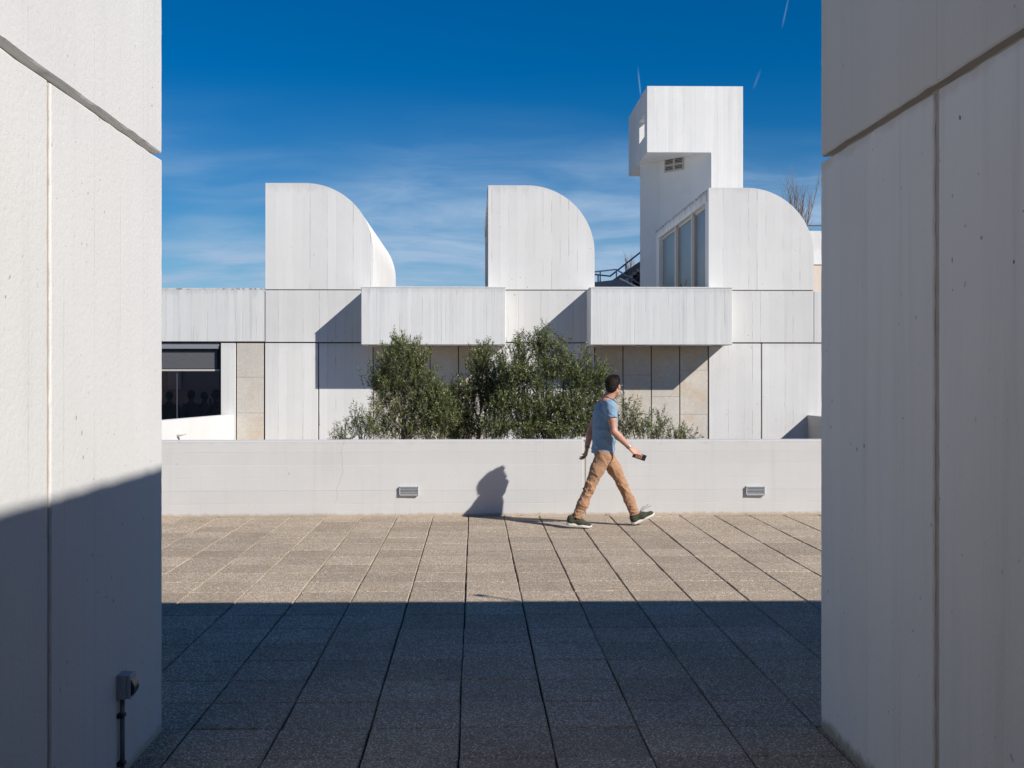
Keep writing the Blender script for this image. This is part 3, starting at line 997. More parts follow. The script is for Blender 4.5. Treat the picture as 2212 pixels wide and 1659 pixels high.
# right side: open belfry above a low wall, so the low sun reaches in
box('side_wall', tx1 - wt, tx1, Y_T + wt + .001, Y_TB - wt - .001, GZ, wz0 - .1, M_tower, tw)
# soffit of the overhang
box('soffit', tx0 + wt + .002, tx1 - wt - .001, Y_T + wt + .001, Y_TB - .001, tzb + .001, tzb + .2, M_tower, tw)
# oblique wall under the overhang, with a louvred grille
YD = Y_T / .945
dx0 = X_at(1382.5, YD)
A, B = Vector((sx0, Y_T + .004, 0)), Vector((dx0, YD, 0))
prism('oblique_wall', [(A.x, A.y), (B.x, B.y), (B.x + 1.2, YD + 2.0), (A.x + .4, YD + 2.0), (A.x + .4, A.y + .3)], 'z', GZ, tzb - .001, M_tower, tw)


def on_oblique(px, py):
    """point of the oblique wall seen at a picture position"""
    c, q = (px - AX) / F_PX, (AY - py) / F_PX
    dr = Vector((c * math.cos(YAW) + math.sin(YAW), -c * math.sin(YAW) + math.cos(YAW), q))
    e = (B - A)
    # solve dr*s = A + e*u in the plan
    det = dr.x * (-e.y) - dr.y * (-e.x)
    s = (A.x * (-e.y) - A.y * (-e.x)) / det
    return Vector((dr.x * s, dr.y * s, EYE + dr.z * s))


ga, gb = on_oblique(1436, 364), on_oblique(1477.5, 346)
e = (B - A).normalized()
nrm = Vector((e.y, -e.x, 0))
if nrm.y > 0:
    nrm = -nrm
gz0, gz1 = ga.z - .16, gb.z + .10
gz0 = on_oblique(1456, 369).z
gz1 = on_oblique(1456, 342).z
def obl_box(name, u0, u1, z0, z1, d0, d1, mat, parent):
    """box in the oblique plane; u from the left end of the grille, d outwards"""
    o = Vector((ga.x, ga.y, 0))
    w = Vector((gb.x - ga.x, gb.y - ga.y, 0)).normalized()
    P = [o + w * u0 + nrm * d0, o + w * u1 + nrm * d0, o + w * u1 + nrm * d1, o + w * u0 + nrm * d1]
    return prism(name, [(p.x, p.y) for p in P], 'z', z0, z1, mat, parent)
GW = Vector((gb.x - ga.x, gb.y - ga.y, 0)).length
gr = obl_box('grille', 0, GW, gz0, gz1, .004, .010, M_jointdark, tw)
for (u0, u1) in ((0, .035), (GW / 2 - .03, GW / 2 + .03), (GW - .035, GW)):
    obl_box('grille_frame', u0, u1, gz0 - .01, gz1 + .01, .011, .035, M_frame, gr)
zm = (gz0 + gz1) / 2
for z in (gz0 - .012, zm - .025, gz1 - .02):
    obl_box('grille_frame', .036, GW / 2 - .031, z, z + .045, .011, .034, M_frame, gr)
    obl_box('grille_frame', GW / 2 + .031, GW - .036, z, z + .045, .011, .034, M_frame, gr)
for zb_ in (gz0 + .034, zm + .022):
    for k in range(3):
        z = zb_ + k * (zm - gz0 - .05) / 3 + .012
        obl_box('louvre', .036, GW / 2 - .031, z, z + .012, .011, .03, M_frame, gr)
        obl_box('louvre', GW / 2 + .031, GW - .036, z, z + .012, .011, .03, M_frame, gr)

# ------------------------------------------------------------------ roof stairs, handrails, distant wing
Y_S = 37.0
def S(px, py, Y=Y_S):
    return at_y(px, py, Y)
M_brick = plain('dark red stair tiles', (0.085, 0.028, 0.024), 0.8, var=.2, scale=9)
M_shade = concrete('roof walls', (0.66, 0.66, 0.65), 0.3, line=.1, pits=.1)
st = empty('roof_stairs', tuple(S(1360, 640)), 'dark red roof steps climbing to the tower beside a sloping wall', 'stairs')
a, b = S(1330, 603, 38.4), S(1395, 556, 38.4)
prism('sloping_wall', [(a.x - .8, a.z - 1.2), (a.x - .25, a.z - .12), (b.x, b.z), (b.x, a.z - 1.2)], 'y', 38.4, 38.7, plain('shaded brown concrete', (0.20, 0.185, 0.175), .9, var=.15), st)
n = 8
for i in range(n):
    x = a.x + .15 + (b.x - a.x - .15) * i / (n - 1)
    z = a.z - .36 + (b.z - a.z - .02) * i / (n - 1)
    box('step', x, b.x + .4, 37.2 - .0 * i, 38.38 - .001 * i, z - .14, z, M_brick, st)
# tooth-shaped plaster skirting above the steps
for i in range(n):
    x = a.x + .15 + (b.x - a.x - .15) * i / (n - 1)
    z = a.z - .36 + (b.z - a.z - .02) * i / (n - 1)
    box('skirting', x - .20, x + .12, 38.32, 38.398, z - .12, z + .08, M_frame, st)
# landing wall with a folded top, blue-grey shade put into its colour
l0, l1, l2 = S(1270, 612), S(1336, 604.5), S(1372, 622)
lw2 = prism('landing_wall', [(l0.x, l0.z), (l1.x, l1.z), (l2.x + .3, l2.z - .15), (l2.x + .3, l0.z - 1.4), (l0.x, l0.z - 1.4)], 'y', Y_S - .2, Y_S, plain('blue grey shaded wall', (0.16, 0.19, 0.22), .8, var=.1))
tag(lw2, 'shaded blue-grey landing wall with folded top beside the roof steps', 'wall')
prism('coping', [(l1.x + .01, l1.z + .005), (l1.x + .03, l1.z + .055), (l2.x + .33, l2.z - .10), (l2.x + .31, l2.z - .15)], 'y', Y_S - .22, Y_S + .01, M_scoop, lw2)

hr = empty('handrail', tuple(S(1310, 612)), 'steel handrail folding down over the blue-grey landing wall', 'handrail')
yy = Y_S - .1
tube('rail', [at_y(1262, 590, yy), at_y(1331, 582, yy), at_y(1400, 624, yy)], .026, M_rail_pale, hr)
for px, pt, pb in ((1296.5, 586, 613), (1331.5, 582, 606), (1364.5, 602, 625)):
    tube('post', [at_y(px, pb + 2, yy), at_y(px, pt, yy)], .024, M_rail_pale, hr)
hr2 = empty('handrail', tuple(S(1310, 612, 38.1)), 'dark steel handrail climbing with the dark red roof steps', 'handrail')
yy = 38.1
tube('rail', [at_y(1262, 590.5, yy), at_y(1318, 596.5, yy), at_y(1400, 532, yy)], .030, M_rail, hr2)
for px, pt, pb in ((1292, 594, 618), (1352, 571, 592)):
    tube('post', [at_y(px, pb, yy), at_y(px, pt, yy)], .024, M_rail, hr2)

# wing far on the right, with a rail on its roof
Y_R = 38.0
wing = empty('roof_wing', tuple(S(1800, 630, Y_R)), 'white roof wing with tan lower wall behind the last skylight', 'building')
wx = X_at(1735, Y_R)
box('upper_wall', wx, wx + 4, Y_R, Y_R + 3, Z_at(570, Y_R), Z_at(497, Y_R), M_scoop, wing)
box('lower_wall', wx + .01, wx + 4, Y_R + .03, Y_R + 3, Z_at(640, Y_R) - 2, Z_at(571, Y_R), plain('tan plaster', (.62, .53, .45), .9, var=.1, scale=8), wing)
rl = empty('roof_rail', tuple(S(1800, 497, Y_R)), 'thin horizontal steel rail above the white roof wing', 'railing')
tube('rail', [at_y(1730, 487.5, Y_R + .2), at_y(1880, 487.5, Y_R + .2)], .022, M_rail, rl)
for px in (1736, 1850):
    tube('post', [at_y(px, 500, Y_R + .2), at_y(px, 488, Y_R + .2)], .02, M_rail, rl)
# ------------------------------------------------------------------ olive trees and shrubs
def leaf_mat():
    m, t = new_mat('olive leaf')
    g = t.n('ShaderNodeNewGeometry')
    rnd = g.outputs['Random Per Island']
    c = t.mix(t.step(rnd, 0.1, 0.9), (0.036, 0.052, 0.013), (0.215, 0.240, 0.060))
    c = t.mix(t.step(rnd, 0.93, 0.99), c, (0.36, 0.34, 0.12))
    c = t.mix(g.outputs['Backfacing'], c, (0.215, 0.25, 0.115))
    d = t.n('ShaderNodeBsdfPrincipled', {'Base Color': c, 'Roughness': 0.36, 'Specular IOR Level': 0.55})
    tr = t.n('ShaderNodeBsdfTranslucent', {'Color': t.mix(0.5, c, (0.16, 0.20, 0.03))})
    mx = t.n('ShaderNodeMixShader', {0: 0.24, 1: d.outputs[0], 2: tr.outputs[0]})
    t.n('ShaderNodeOutputMaterial', {'Surface': mx.outputs[0]})
    return m


M_leaf = leaf_mat()
M_bark = plain('grey brown bark', (0.12, 0.095, 0.075), 0.9, var=.3, scale=25)
M_twig = plain('olive twig', (0.15, 0.135, 0.09), 0.85, var=.2)


class Plant:
    def __init__(self, name, label, cat, base, seed, group=None):
        self.root = empty(name, base, label, cat, group)
        self.base = Vector(base)
        self.r = np.random.RandomState(seed)
        self.LV, self.LF = [], []
        self.twigs, self.limbs = [], []

    def shoot(self, p, d, length, leaf=.052, thick=.0035):
        """one upright shoot with pairs of narrow leaves"""
        r = self.r
        p, d = np.array(p, float), np.array(d, float)
        d /= np.linalg.norm(d)
        n = max(4, int(length / .026))
        pts = [p.copy()]
        bend = r.normal(0, .05, 3)
        for i in range(n):
            d = d + bend * .35 + r.normal(0, .045, 3) + np.array([0, 0, .018])
            d /= np.linalg.norm(d)
            p = p + d * (length / n)
            pts.append(p.copy())
            if i < n * .12:
                continue
            side = np.cross(d, r.normal(0, 1, 3))
            side /= np.linalg.norm(side) + 1e-6
            for s in (-1, 1):
                if r.rand() < .12:
                    continue
                L = leaf * r.uniform(.65, 1.2) * (1.0 if i < n - 2 else .7)
                out = d * r.uniform(.45, 1.0) + side * s * r.uniform(.55, 1.0) + r.normal(0, .16, 3)
                out /= np.linalg.norm(out)
                w = np.cross(out, r.normal(0, 1, 3) + np.array([0, 0, 1.2]))
                w /= np.linalg.norm(w) + 1e-6
                w *= L * .15
                up = np.cross(w, out) * .10
                b = len(self.LV)
                mid = p + out * L * .5
                self.LV += [p, mid + w + up, p + out * L, mid - w + up]
                self.LF += [(b, b + 1, b + 2), (b, b + 2, b + 3)]
        self.twigs.append(([tuple(q) for q in pts[::2]], [thick * (1 - .7 * k / max(1, len(pts[::2]) - 1)) for k in range(len(pts[::2]))]))

    def clump(self, c, rad, n, length=(.20, .52), up=.9, leaf=.052, top_only=False):
        r = self.r
        c, rad = np.array(c, float), np.array(rad, float)
        for _ in range(n):
            v = r.normal(0, 1, 3)
            v /= np.linalg.norm(v)
            v *= r.rand() ** .42
            p = c + v * rad
            d = np.array([v[0] * .75, v[1] * .75, up + v[2] * .35]) + r.normal(0, .33, 3)
            L = r.uniform(*length)
            self.shoot(p - d / np.linalg.norm(d) * L * .5, d, L, leaf)

    def spikes(self, px, py, Y, n, leaf=.062):
        r = self.r
        for _ in range(n):
            q = at_y(px + r.uniform(-9, 9), py + 26, Y + r.uniform(-.2, .2))
            self.shoot(q, (r.normal(0, .22), r.normal(0, .2), 1), r.uniform(.22, .46), leaf)

    def limb(self, pts, r0, r1, wob=.014):
        r = self.r
        pts = [np.array(p, float) for p in pts]
        out = []
        for a, b in zip(pts, pts[1:]):
            for k in range(4):
                out.append(a + (b - a) * k / 4 + (r.normal(0, wob, 3) if out else 0))
        out.append(pts[-1])
        self.limbs.append(([tuple(q) for q in out], [r0 + (r1 - r0) * k / (len(out) - 1) for k in range(len(out))]))

    def build(self, crown='crown'):
        n = len(self.LF)
        m = pydata(crown, self.LV, self.LF)
        c = obj(crown, m, M_leaf, self.root)
        m2 = tube_mesh('twigs', self.twigs, 4)
        obj('twigs', m2, M_twig, c, smooth=True).location = (0, 0, 0)
        if self.limbs:
            obj('trunk', tube_mesh('trunk', self.limbs, 8), M_bark, self.root, smooth=True)
        return n


def W(px, py, Y):
    return at_y(px, py, Y)


def clumps(pl, Y, lst, dens=1.0, leaf=.062):
    s = Y / F_PX
    for (px, py, rx, ry, n, *rest) in lst:
        dy = rest[0] if rest else 0.0
        c = W(px, py, Y + dy)
        pl.clump(c, (rx * s, max(.22, rx * s * .8), ry * s), int(n * dens * 1.8), leaf=leaf)


Y_O = 20.0
tot = 0
# tree on the left: airy crown with a forked dark trunk
b = W(880, 1160, Y_O)
o1 = Plant('olive_tree', 'narrow olive tree with forked dark trunk before the left gravel bay', 'tree', (b.x, Y_O, GZ), 11, 'olive trees in the courtyard')
clumps(o1, Y_O, [(868, 800, 60, 48, 105), (872, 765, 40, 28, 42), (842, 835, 42, 36, 55), (905, 838, 42, 40, 62), (866, 752, 16, 16, 12), (905, 778, 22, 28, 22), (815, 822, 18, 24, 15),
                 (850, 885, 55, 34, 58), (915, 885, 44, 40, 62), (825, 925, 34, 26, 32), (880, 930, 45, 26, 40), (935, 925, 40, 36, 62), (945, 865, 22, 26, 22), (838, 775, 10, 26, 8), (955, 895, 34, 38, 60), (935, 850, 26, 30, 30)], 1.0)
for tip, r0 in (((862, 760), .035), ((905, 800), .03), ((835, 830), .028), ((925, 870), .03), ((820, 900), .022)):
    tp = W(tip[0], tip[1], Y_O + o1.r.uniform(-.25, .25))
    f = W(880 + o1.r.uniform(-8, 8), 935, Y_O)
    o1.limb([(b.x, Y_O, GZ), f, (f * .45 + tp * .55) + Vector((.05, 0, .02)), tp], r0 + .012, .008)
for q in ((840, 760), (862, 735), (870, 728), (893, 742), (910, 752), (803, 800), (795, 815), (930, 805), (945, 835), (960, 850)):
    o1.spikes(q[0], q[1], Y_O, 3)
tot += o1.build()
# middle tree
b = W(1035, 1160, Y_O + .3)
o2 = Plant('olive_tree', 'slim olive tree between the two larger crowns, below the white box', 'tree', (b.x, Y_O + .3, GZ), 12, 'olive trees in the courtyard')
clumps(o2, Y_O + .3, [(1040, 795, 34, 40, 62), (1048, 762, 18, 20, 14), (1022, 850, 44, 34, 66), (1000, 895, 40, 34, 62), (985, 855, 14, 24, 12), (1062, 840, 36, 38, 50), (1010, 935, 50, 20, 60), (968, 930, 30, 20, 30), (1075, 870, 36, 44, 66), (985, 900, 30, 34, 40), (965, 860, 24, 26, 26), (1080, 815, 26, 34, 34)], 1.0)
for tip in ((1045, 770), (1020, 850), (1065, 840)):
    tp = W(tip[0], tip[1], Y_O + .3)
    f = W(1035, 930, Y_O + .3)
    o2.limb([(b.x, Y_O + .3, GZ), f, f * .5 + tp * .5, tp], .03, .007)
for q in ((1035, 748), (1050, 742), (1012, 785), (985, 830), (1075, 790), (965, 885)):
    o2.spikes(q[0], q[1], Y_O + .3, 3)
tot += o2.build()
# broad tree on the right
b = W(1180, 1160, Y_O - .2)
o3 = Plant('olive_tree', 'broad bushy olive tree beside the walking man, tallest in the court', 'tree', (b.x, Y_O - .2, GZ), 13, 'olive trees in the courtyard')
clumps(o3, Y_O - .2, [(1170, 755, 26, 34, 42), (1178, 725, 12, 16, 10), (1125, 760, 22, 30, 26), (1110, 810, 36, 36, 62), (1160, 815, 46, 34, 72), (1205, 790, 36, 34, 56), (1215, 755, 14, 22, 10),
                      (1245, 815, 40, 32, 62), (1285, 830, 34, 30, 50), (1305, 805, 12, 14, 7), (1265, 775, 12, 20, 7), (1100, 875, 44, 36, 88), (1165, 880, 52, 40, 118), (1235, 880, 48, 40, 105),
                      (1290, 885, 36, 36, 72), (1075, 925, 40, 24, 62), (1140, 928, 56, 24, 95), (1215, 928, 56, 24, 95), (1285, 925, 44, 26, 72), (1085, 790, 14, 26, 9)], 1.0)
for tip in ((1172, 740), (1115, 790), (1225, 790), (1285, 830), (1150, 850), (1240, 870)):
    tp = W(tip[0], tip[1], Y_O - .2 + o3.r.uniform(-.3, .3))
    f = W(1185 + o3.r.uniform(-15, 15), 930, Y_O - .2)
    o3.limb([(b.x, Y_O - .2, GZ), f, f * .5 + tp * .5 + Vector((.04, 0, .05)), tp], .034, .008)
for q in ((1125, 730), (1110, 742), (1150, 745), (1168, 706), (1176, 712), (1192, 735), (1214, 730), (1240, 770), (1268, 765), (1303, 795), (1290, 800), (1090, 765)):
    o3.spikes(q[0], q[1], Y_O - .2, 3)
tot += o3.build()


def shrub(name, label, Y, bx, lst, seed, leaf=.055, limbs=()):
    global tot
    b = W(bx, 1000, Y)
    s = Plant(name, label, 'shrub', (b.x, Y, GZ), seed, 'low olive shrubs along the parapet')
    clumps(s, Y, lst, 0.55, leaf)
    for tip in limbs or [(l[0], l[1]) for l in lst[:2]]:
        tp = W(tip[0], tip[1], Y)
        s.limb([(b.x, Y, GZ), W(bx, 955, Y), tp], .014, .004, .015)
    tot += s.build('foliage')


Y_H = 17.5
shrub('olive_shrub', 'small shrub with upright sprigs at the left end of the olives', Y_H, 785, [(785, 930, 34, 22, 34), (768, 905, 12, 26, 10), (742, 943, 24, 10, 18), (722, 944, 12, 7, 6), (800, 905, 14, 26, 10)], 21, limbs=[(768, 880), (735, 942), (800, 890)])
shrub('olive_shrub', 'feathery shrub just behind the man\'s forward arm', Y_H, 1372, [(1362, 900, 18, 36, 24), (1385, 925, 34, 26, 40), (1345, 920, 26, 30, 32), (1350, 868, 10, 24, 7)], 22)
shrub('olive_shrub', 'shrub with one long leaning branch before the right gravel bay', Y_H + .5, 1420, [(1415, 928, 20, 22, 16), (1432, 908, 14, 8, 8), (1440, 940, 26, 12, 16), (1405, 940, 16, 12, 8)], 23, limbs=[(1438, 903), (1410, 915), (1445, 938)])
shrub('olive_shrub', 'low dense shrub at the right end of the olives', Y_H + .3, 1480, [(1480, 942, 24, 9, 26), (1462, 944, 12, 7, 8)], 24)
print('leaf tris', tot)

# ------------------------------------------------------------------ leafless trees beyond the roofs
def bare_tree(label, px, py0, py1, Y, spread, seed, n):
    r = np.random.RandomState(seed)
    b = at_y(px, py0, Y)
    root = empty('bare_tree', (b.x, Y, GZ), label, 'tree')
    paths = [([(b.x, Y, GZ), (b.x + .1, Y, b.z * .5), tuple(b)], [.16, .13, .09])]
    H = Y / F_PX * (py0 - py1)
    tw = []
    for k in range(n):
        ang, tilt = r.uniform(0, 6.28), r.uniform(.1, 1) * spread
        p = np.array(b) + np.array([0, 0, r.uniform(-.6, .1) * H * .5])
        d = np.array([math.cos(ang) * tilt, math.sin(ang) * tilt, 1.0])
        L = H * r.uniform(.75, 1.1)
        pts = [p.copy()]
        for i in range(9):
            d[2] += .10
            d += r.normal(0, .07, 3)
            p = p + d / np.linalg.norm(d) * L / 9
            pts.append(p.copy())
            if i > 1:
                for _ in range(2):
                    q = p.copy()
                    dd = d / np.linalg.norm(d) + r.normal(0, .35, 3)
                    dd[2] = abs(dd[2]) + .4
                    sp = [q.copy()]
                    for j in range(4):
                        dd += r.normal(0, .1, 3)
                        q = q + dd / np.linalg.norm(dd) * L * r.uniform(.05, .09)
                        sp.append(q.copy())
                    tw.append((sp, [.007, .006, .005, .004, .003]))
        paths.append((pts, [.013 * (1 - .6 * i / 9) + .004 for i in range(10)]))
    M_bare = MATS.get('pale bare bark') or plain('pale bare bark', (0.22, 0.17, 0.14), .9)
    obj('trunk', tube_mesh('trunk', paths, 6), M_bare, root, smooth=True)
    obj('crown', tube_mesh('crown', tw, 4), M_bare, root, smooth=True)


bare_tree('leafless tree with upright twigs rising behind the third skylight', 1722, 545, 394, 46.0, .42, 5, 17)
bare_tree('spindly leafless sapling behind the roof steps', 1362, 612, 552, 42.0, .5, 9, 5)

# yellow-flowered weed in front of the third skylight's glass
fb = at_y(1474, 624, 28.6)
weed = empty('flowering_weed', tuple(fb), 'little weed with yellow flowers before the glazed skylight', 'plant')
rw_ = random.Random(4)
stems, heads = [], []
for k in range(7):
    tp = fb + Vector((rw_.uniform(-.14, .14), rw_.uniform(-.1, .1), rw_.uniform(.06, .26)))
    stems.append(([fb - Vector((0, 0, .3)), fb.lerp(tp, .5) + Vector((.02, 0, 0)), tp], [.006, .005, .004]))
    heads.append(([tp, tp + Vector((0, 0, .012)), tp + Vector((0, 0, .03))], [.012, .03, .008]))
obj('stems', tube_mesh('stems', stems, 5), M_twig, weed)
for h in heads:
    obj('flower_head', tube_mesh('flower_head', [h], 7), plain('yellow flower', (.75, .55, .05), .7) if 'yellow flower' not in MATS else MATS['yellow flower'], weed)
# ------------------------------------------------------------------ figures: one smooth surface each, grown from a distance field
class Field:
    def __init__(self, lo, hi, h):
        self.lo, self.h = np.array(lo, float), h
        self.n = np.ceil((np.array(hi) - self.lo) / h).astype(int) + 1
        self.f = np.full(self.n, 1.0, np.float32)

    def _sub(self, lo, hi):
        a = np.clip(np.floor((np.array(lo) - self.lo) / self.h).astype(int), 0, self.n)
        b = np.clip(np.ceil((np.array(hi) - self.lo) / self.h).astype(int) + 1, 0, self.n)
        ax = [self.lo[i] + self.h * np.arange(a[i], b[i]) for i in range(3)]
        P = np.stack(np.meshgrid(*ax, indexing='ij'), -1).astype(np.float32)
        return tuple(slice(a[i], b[i]) for i in range(3)), P

    def add(self, fn, lo, hi, k=.01, pad=.05, sub=False):
        sl, P = self._sub(np.array(lo) - pad, np.array(hi) + pad)
        if P.size == 0:
            return
        d = fn(P)
        o = self.f[sl]
        if sub:
            self.f[sl] = np.maximum(o, -d)
            return
        if k > 0:
            h = np.clip(.5 + .5 * (d - o) / k, 0, 1)
            self.f[sl] = d + (o - d) * h - k * h * (1 - h)
        else:
            self.f[sl] = np.minimum(o, d)

    def cone(self, a, b, ra, rb, k=.01, squash=None):
        a, b = np.array(a, np.float32), np.array(b, np.float32)
        ab = b - a
        L2 = float(ab @ ab) + 1e-9

        def fn(P):
            t = np.clip(((P - a) @ ab) / L2, 0, 1)
            q = P - (a + t[..., None] * ab)
            if squash is not None:      # (direction, factor): thinner along that direction
                n, s = np.array(squash[0], np.float32), squash[1]
                n = n / np.linalg.norm(n)
                c = q @ n
                q = q + (c * (1 / s - 1))[..., None] * n
            return np.linalg.norm(q, axis=-1) - (ra + (rb - ra) * t)
        r = max(ra, rb)
        self.add(fn, np.minimum(a, b) - r, np.maximum(a, b) + r, k)

    def chain(self, pts, rad, k=.01, **kw):
        for i in range(len(pts) - 1):
            self.cone(pts[i], pts[i + 1], rad[i], rad[i + 1], k, **kw)

    def ell(self, c, r, rot=None, k=.01, sub=False):
        c, r = np.array(c, np.float32), np.array(r, np.float32)
        Rm = np.array(rot, np.float32) if rot is not None else np.eye(3, dtype=np.float32)

        def fn(P):
            q = (P - c) @ Rm          # rows of world -> local
            k0 = np.linalg.norm(q / r, axis=-1)
            k1 = np.linalg.norm(q / (r * r), axis=-1) + 1e-6
            return k0 * (k0 - 1) / k1
        m = float(max(r))
        self.add(fn, c - m, c + m, k, sub=sub)

    def rbox(self, c, hs, rot, rr, k=.01):
        c, hs = np.array(c, np.float32), np.array(hs, np.float32)
        Rm = np.array(rot, np.float32)

        def fn(P):
            q = np.abs((P - c) @ Rm) - (hs - rr)
            return np.linalg.norm(np.maximum(q, 0), axis=-1) + np.minimum(q.max(-1), 0) - rr
        m = float(np.linalg.norm(hs))
        self.add(fn, c - m, c + m, k)

    def stack(self, rows, k=.01):
        """rows: (z, cx, cy, half_depth, half_width, yaw_deg) from low to high"""
        A = np.array(rows, np.float32)

        def fn(P):
            z = P[..., 2]
            cx, cy, d, w, ya = (np.interp(z, A[:, 0], A[:, i]) for i in range(1, 6))
            ya = np.radians(ya)
            qx, qy = P[..., 0] - cx, P[..., 1] - cy
            u, v = qx * np.cos(ya) + qy * np.sin(ya), -qx * np.sin(ya) + qy * np.cos(ya)
            e = np.sqrt((u / d) ** 2 + (v / w) ** 2) + 1e-6
            dd = (e - 1) * np.sqrt(u * u + v * v) / e
            return np.maximum(np.maximum(dd, A[0, 0] - z), z - A[-1, 0])
        m = A[:, 3:5].max()
        self.add(fn, (A[:, 1].min() - m, A[:, 2].min() - m, A[0, 0]), (A[:, 1].max() + m, A[:, 2].max() + m, A[-1, 0]), k)

    def displace(self, fn):
        sel = np.abs(self.f) < .05
        idx = np.argwhere(sel)
        P = (self.lo + idx * self.h).astype(np.float32)
        self.f[sel] += fn(P)

    def mesh(self, name, origin, relax=2):
        f = self.f
        n = np.array(f.shape)
        c = n - 1
        corners = [(i, j, k) for i in (0, 1) for j in (0, 1) for k in (0, 1)]
        val = {q: f[q[0]:q[0] + c[0], q[1]:q[1] + c[1], q[2]:q[2] + c[2]] for q in corners}
        ins = sum((val[q] < 0).astype(np.int8) for q in corners)
        act = (ins > 0) & (ins < 8)
        ids = np.argwhere(act)
        vid = np.full(c, -1, np.int64)
        vid[act] = np.arange(len(ids))
        acc, cnt = np.zeros((len(ids), 3)), np.zeros(len(ids))
        V = {q: val[q][act] for q in corners}
        for q in corners:
            for a in range(3):
                if q[a] == 0:
                    p = list(q); p[a] = 1; p = tuple(p)
                    va, vb = V[q], V[p]
                    m = (va < 0) != (vb < 0)
                    t = np.where(m, va / np.where(m, va - vb, 1), 0)
                    pos = np.tile(np.array(q, float), (len(ids), 1))
                    pos[:, a] = t
                    acc[m] += pos[m]
                    cnt[m] += 1
        pos = self.lo + (ids + acc / cnt[:, None]) * self.h
        faces = []
        for a in range(3):
            b, d = (a + 1) % 3, (a + 2) % 3
            sl0, sl1 = [slice(None)] * 3, [slice(None)] * 3
            sl0[a], sl1[a] = slice(0, n[a] - 1), slice(1, n[a])
            s0, s1 = f[tuple(sl0)] < 0, f[tuple(sl1)] < 0
            e = np.argwhere(s0 != s1)
            ok = (e[:, b] > 0) & (e[:, d] > 0) & (e[:, b] < c[b]) & (e[:, d] < c[d])
            e = e[ok]
            fl = s0[tuple(e.T)]

            def cell(ob, od):
                x = e.copy(); x[:, b] += ob; x[:, d] += od
                return vid[tuple(x.T)]
            q = np.stack([cell(-1, -1), cell(0, -1), cell(0, 0), cell(-1, 0)], 1)
            q[~fl] = q[~fl][:, ::-1]
            faces.append(q)
        Fq = np.concatenate(faces)
        Fq = Fq[(Fq >= 0).all(1)]
        for _ in range(relax):      # light smoothing of the grid steps
            s, w = np.zeros_like(pos), np.zeros(len(pos))
            for i in range(4):
                for j in (1, 3):
                    np.add.at(s, Fq[:, i], pos[Fq[:, (i + j) % 4]])
                    np.add.at(w, Fq[:, i], 1)
            pos = pos * .5 + (s / np.maximum(w, 1)[:, None]) * .5
        m = bpy.data.meshes.new(name)
        pos = pos - np.array(origin)
        m.from_pydata(pos.tolist(), [], Fq.tolist())
        m.update()
        m.polygons.foreach_set('use_smooth', [True] * len(m.polygons))
        return m


def waves(seed, n, lam, main, spread=.6, pw=1.5):
    """sum of ridged waves that mostly vary along 'main' (folds lie across it)"""
    r = np.random.RandomState(seed)
    K = []
    for _ in range(n):
        d = np.array(main) + r.normal(0, spread, 3)
        d /= np.linalg.norm(d)
        K.append((d * 2 * np.pi / r.uniform(*lam), r.uniform(0, 6.28), r.uniform(.6, 1)))

    def fn(P):
        s = 0
        for k, ph, a in K:
            w = np.sin(P @ k.astype(np.float32) + ph + 1.3 * np.sin(P @ np.roll(k, 1).astype(np.float32) * .37))
            s = s + a * (1 - np.abs(w)) ** pw
        return s / n
    return fn


M_skin_, t = new_mat('skin')
pos = t.n('ShaderNodeTexCoord').outputs['Object']
nn = t.noise(pos, 16.0, 4.0)
c = t.mix(nn, (0.440, 0.220, 0.154), (0.546, 0.304, 0.220))
finish(t, c, 0.5, t.n('ShaderNodeBump', {'Strength': .1, 'Distance': .003, 'Height': t.noise(pos, 90.0, 3.0)}).outputs[0], 0.4, **{'Subsurface Weight': 0.08, 'Subsurface Radius': (.01, .004, .002)})
M_skin = M_skin_
M_shirt = cloth('faded blue jersey', (0.205, 0.320, 0.435), fold=0.30, var=.07, vstretch=(1.2, 1.2, .45))
M_pants = cloth('tan cotton twill', (0.378, 0.216, 0.128), fold=0.30, var=.10)
mh, t = new_mat('dark brown hair')
pos = t.n('ShaderNodeTexCoord').outputs['Object']
strands = t.noise(t.scalevec(pos, (1, 1, .35)), 170.0, 4.0, .7)
locks = t.noise(pos, 38.0, 4.0, .6, dist=1.0)
finish(t, t.mix(strands, (0.006, 0.004, 0.003), (0.024, 0.014, 0.010)), 0.65, t.n('ShaderNodeBump', {'Strength': .9, 'Distance': .012, 'Height': t.math('ADD', locks, t.math('MULTIPLY', strands, .4))}).outputs[0], 0.25)
M_hair = mh
M_shoe = cloth('olive green knit', (0.055, 0.058, 0.037), fold=.2, var=.2)
M_sole = plain('off-white rubber', (0.72, 0.69, 0.64), .7, var=.06)
M_lace = plain('dark olive lace', (0.035, 0.04, 0.025), .8)

PX, PY = at_y(1304, 1138, 12.78).x, 12.78            # the man's place: below his hip
P0 = np.array([PX, PY, 0.0])
man = empty('person', (PX, PY, 0), 'man in blue T-shirt and tan trousers striding past, head turned away, holding a phone', 'person')


def man_part(name, mesh, mat, parent=None):
    o = obj(name, mesh, mat, parent or man, loc=(0, 0, 0))
    return o


def rotm(x, y=None, z=None):
    """matrix whose columns are the given axes (orthonormalised)"""
    x = np.array(x, float); x /= np.linalg.norm(x)
    z = np.array(z if z is not None else (0, 0, 1), float)
    y = np.cross(z, x); y /= np.linalg.norm(y)
    z = np.cross(x, y)
    return np.stack([x, y, z], 1)


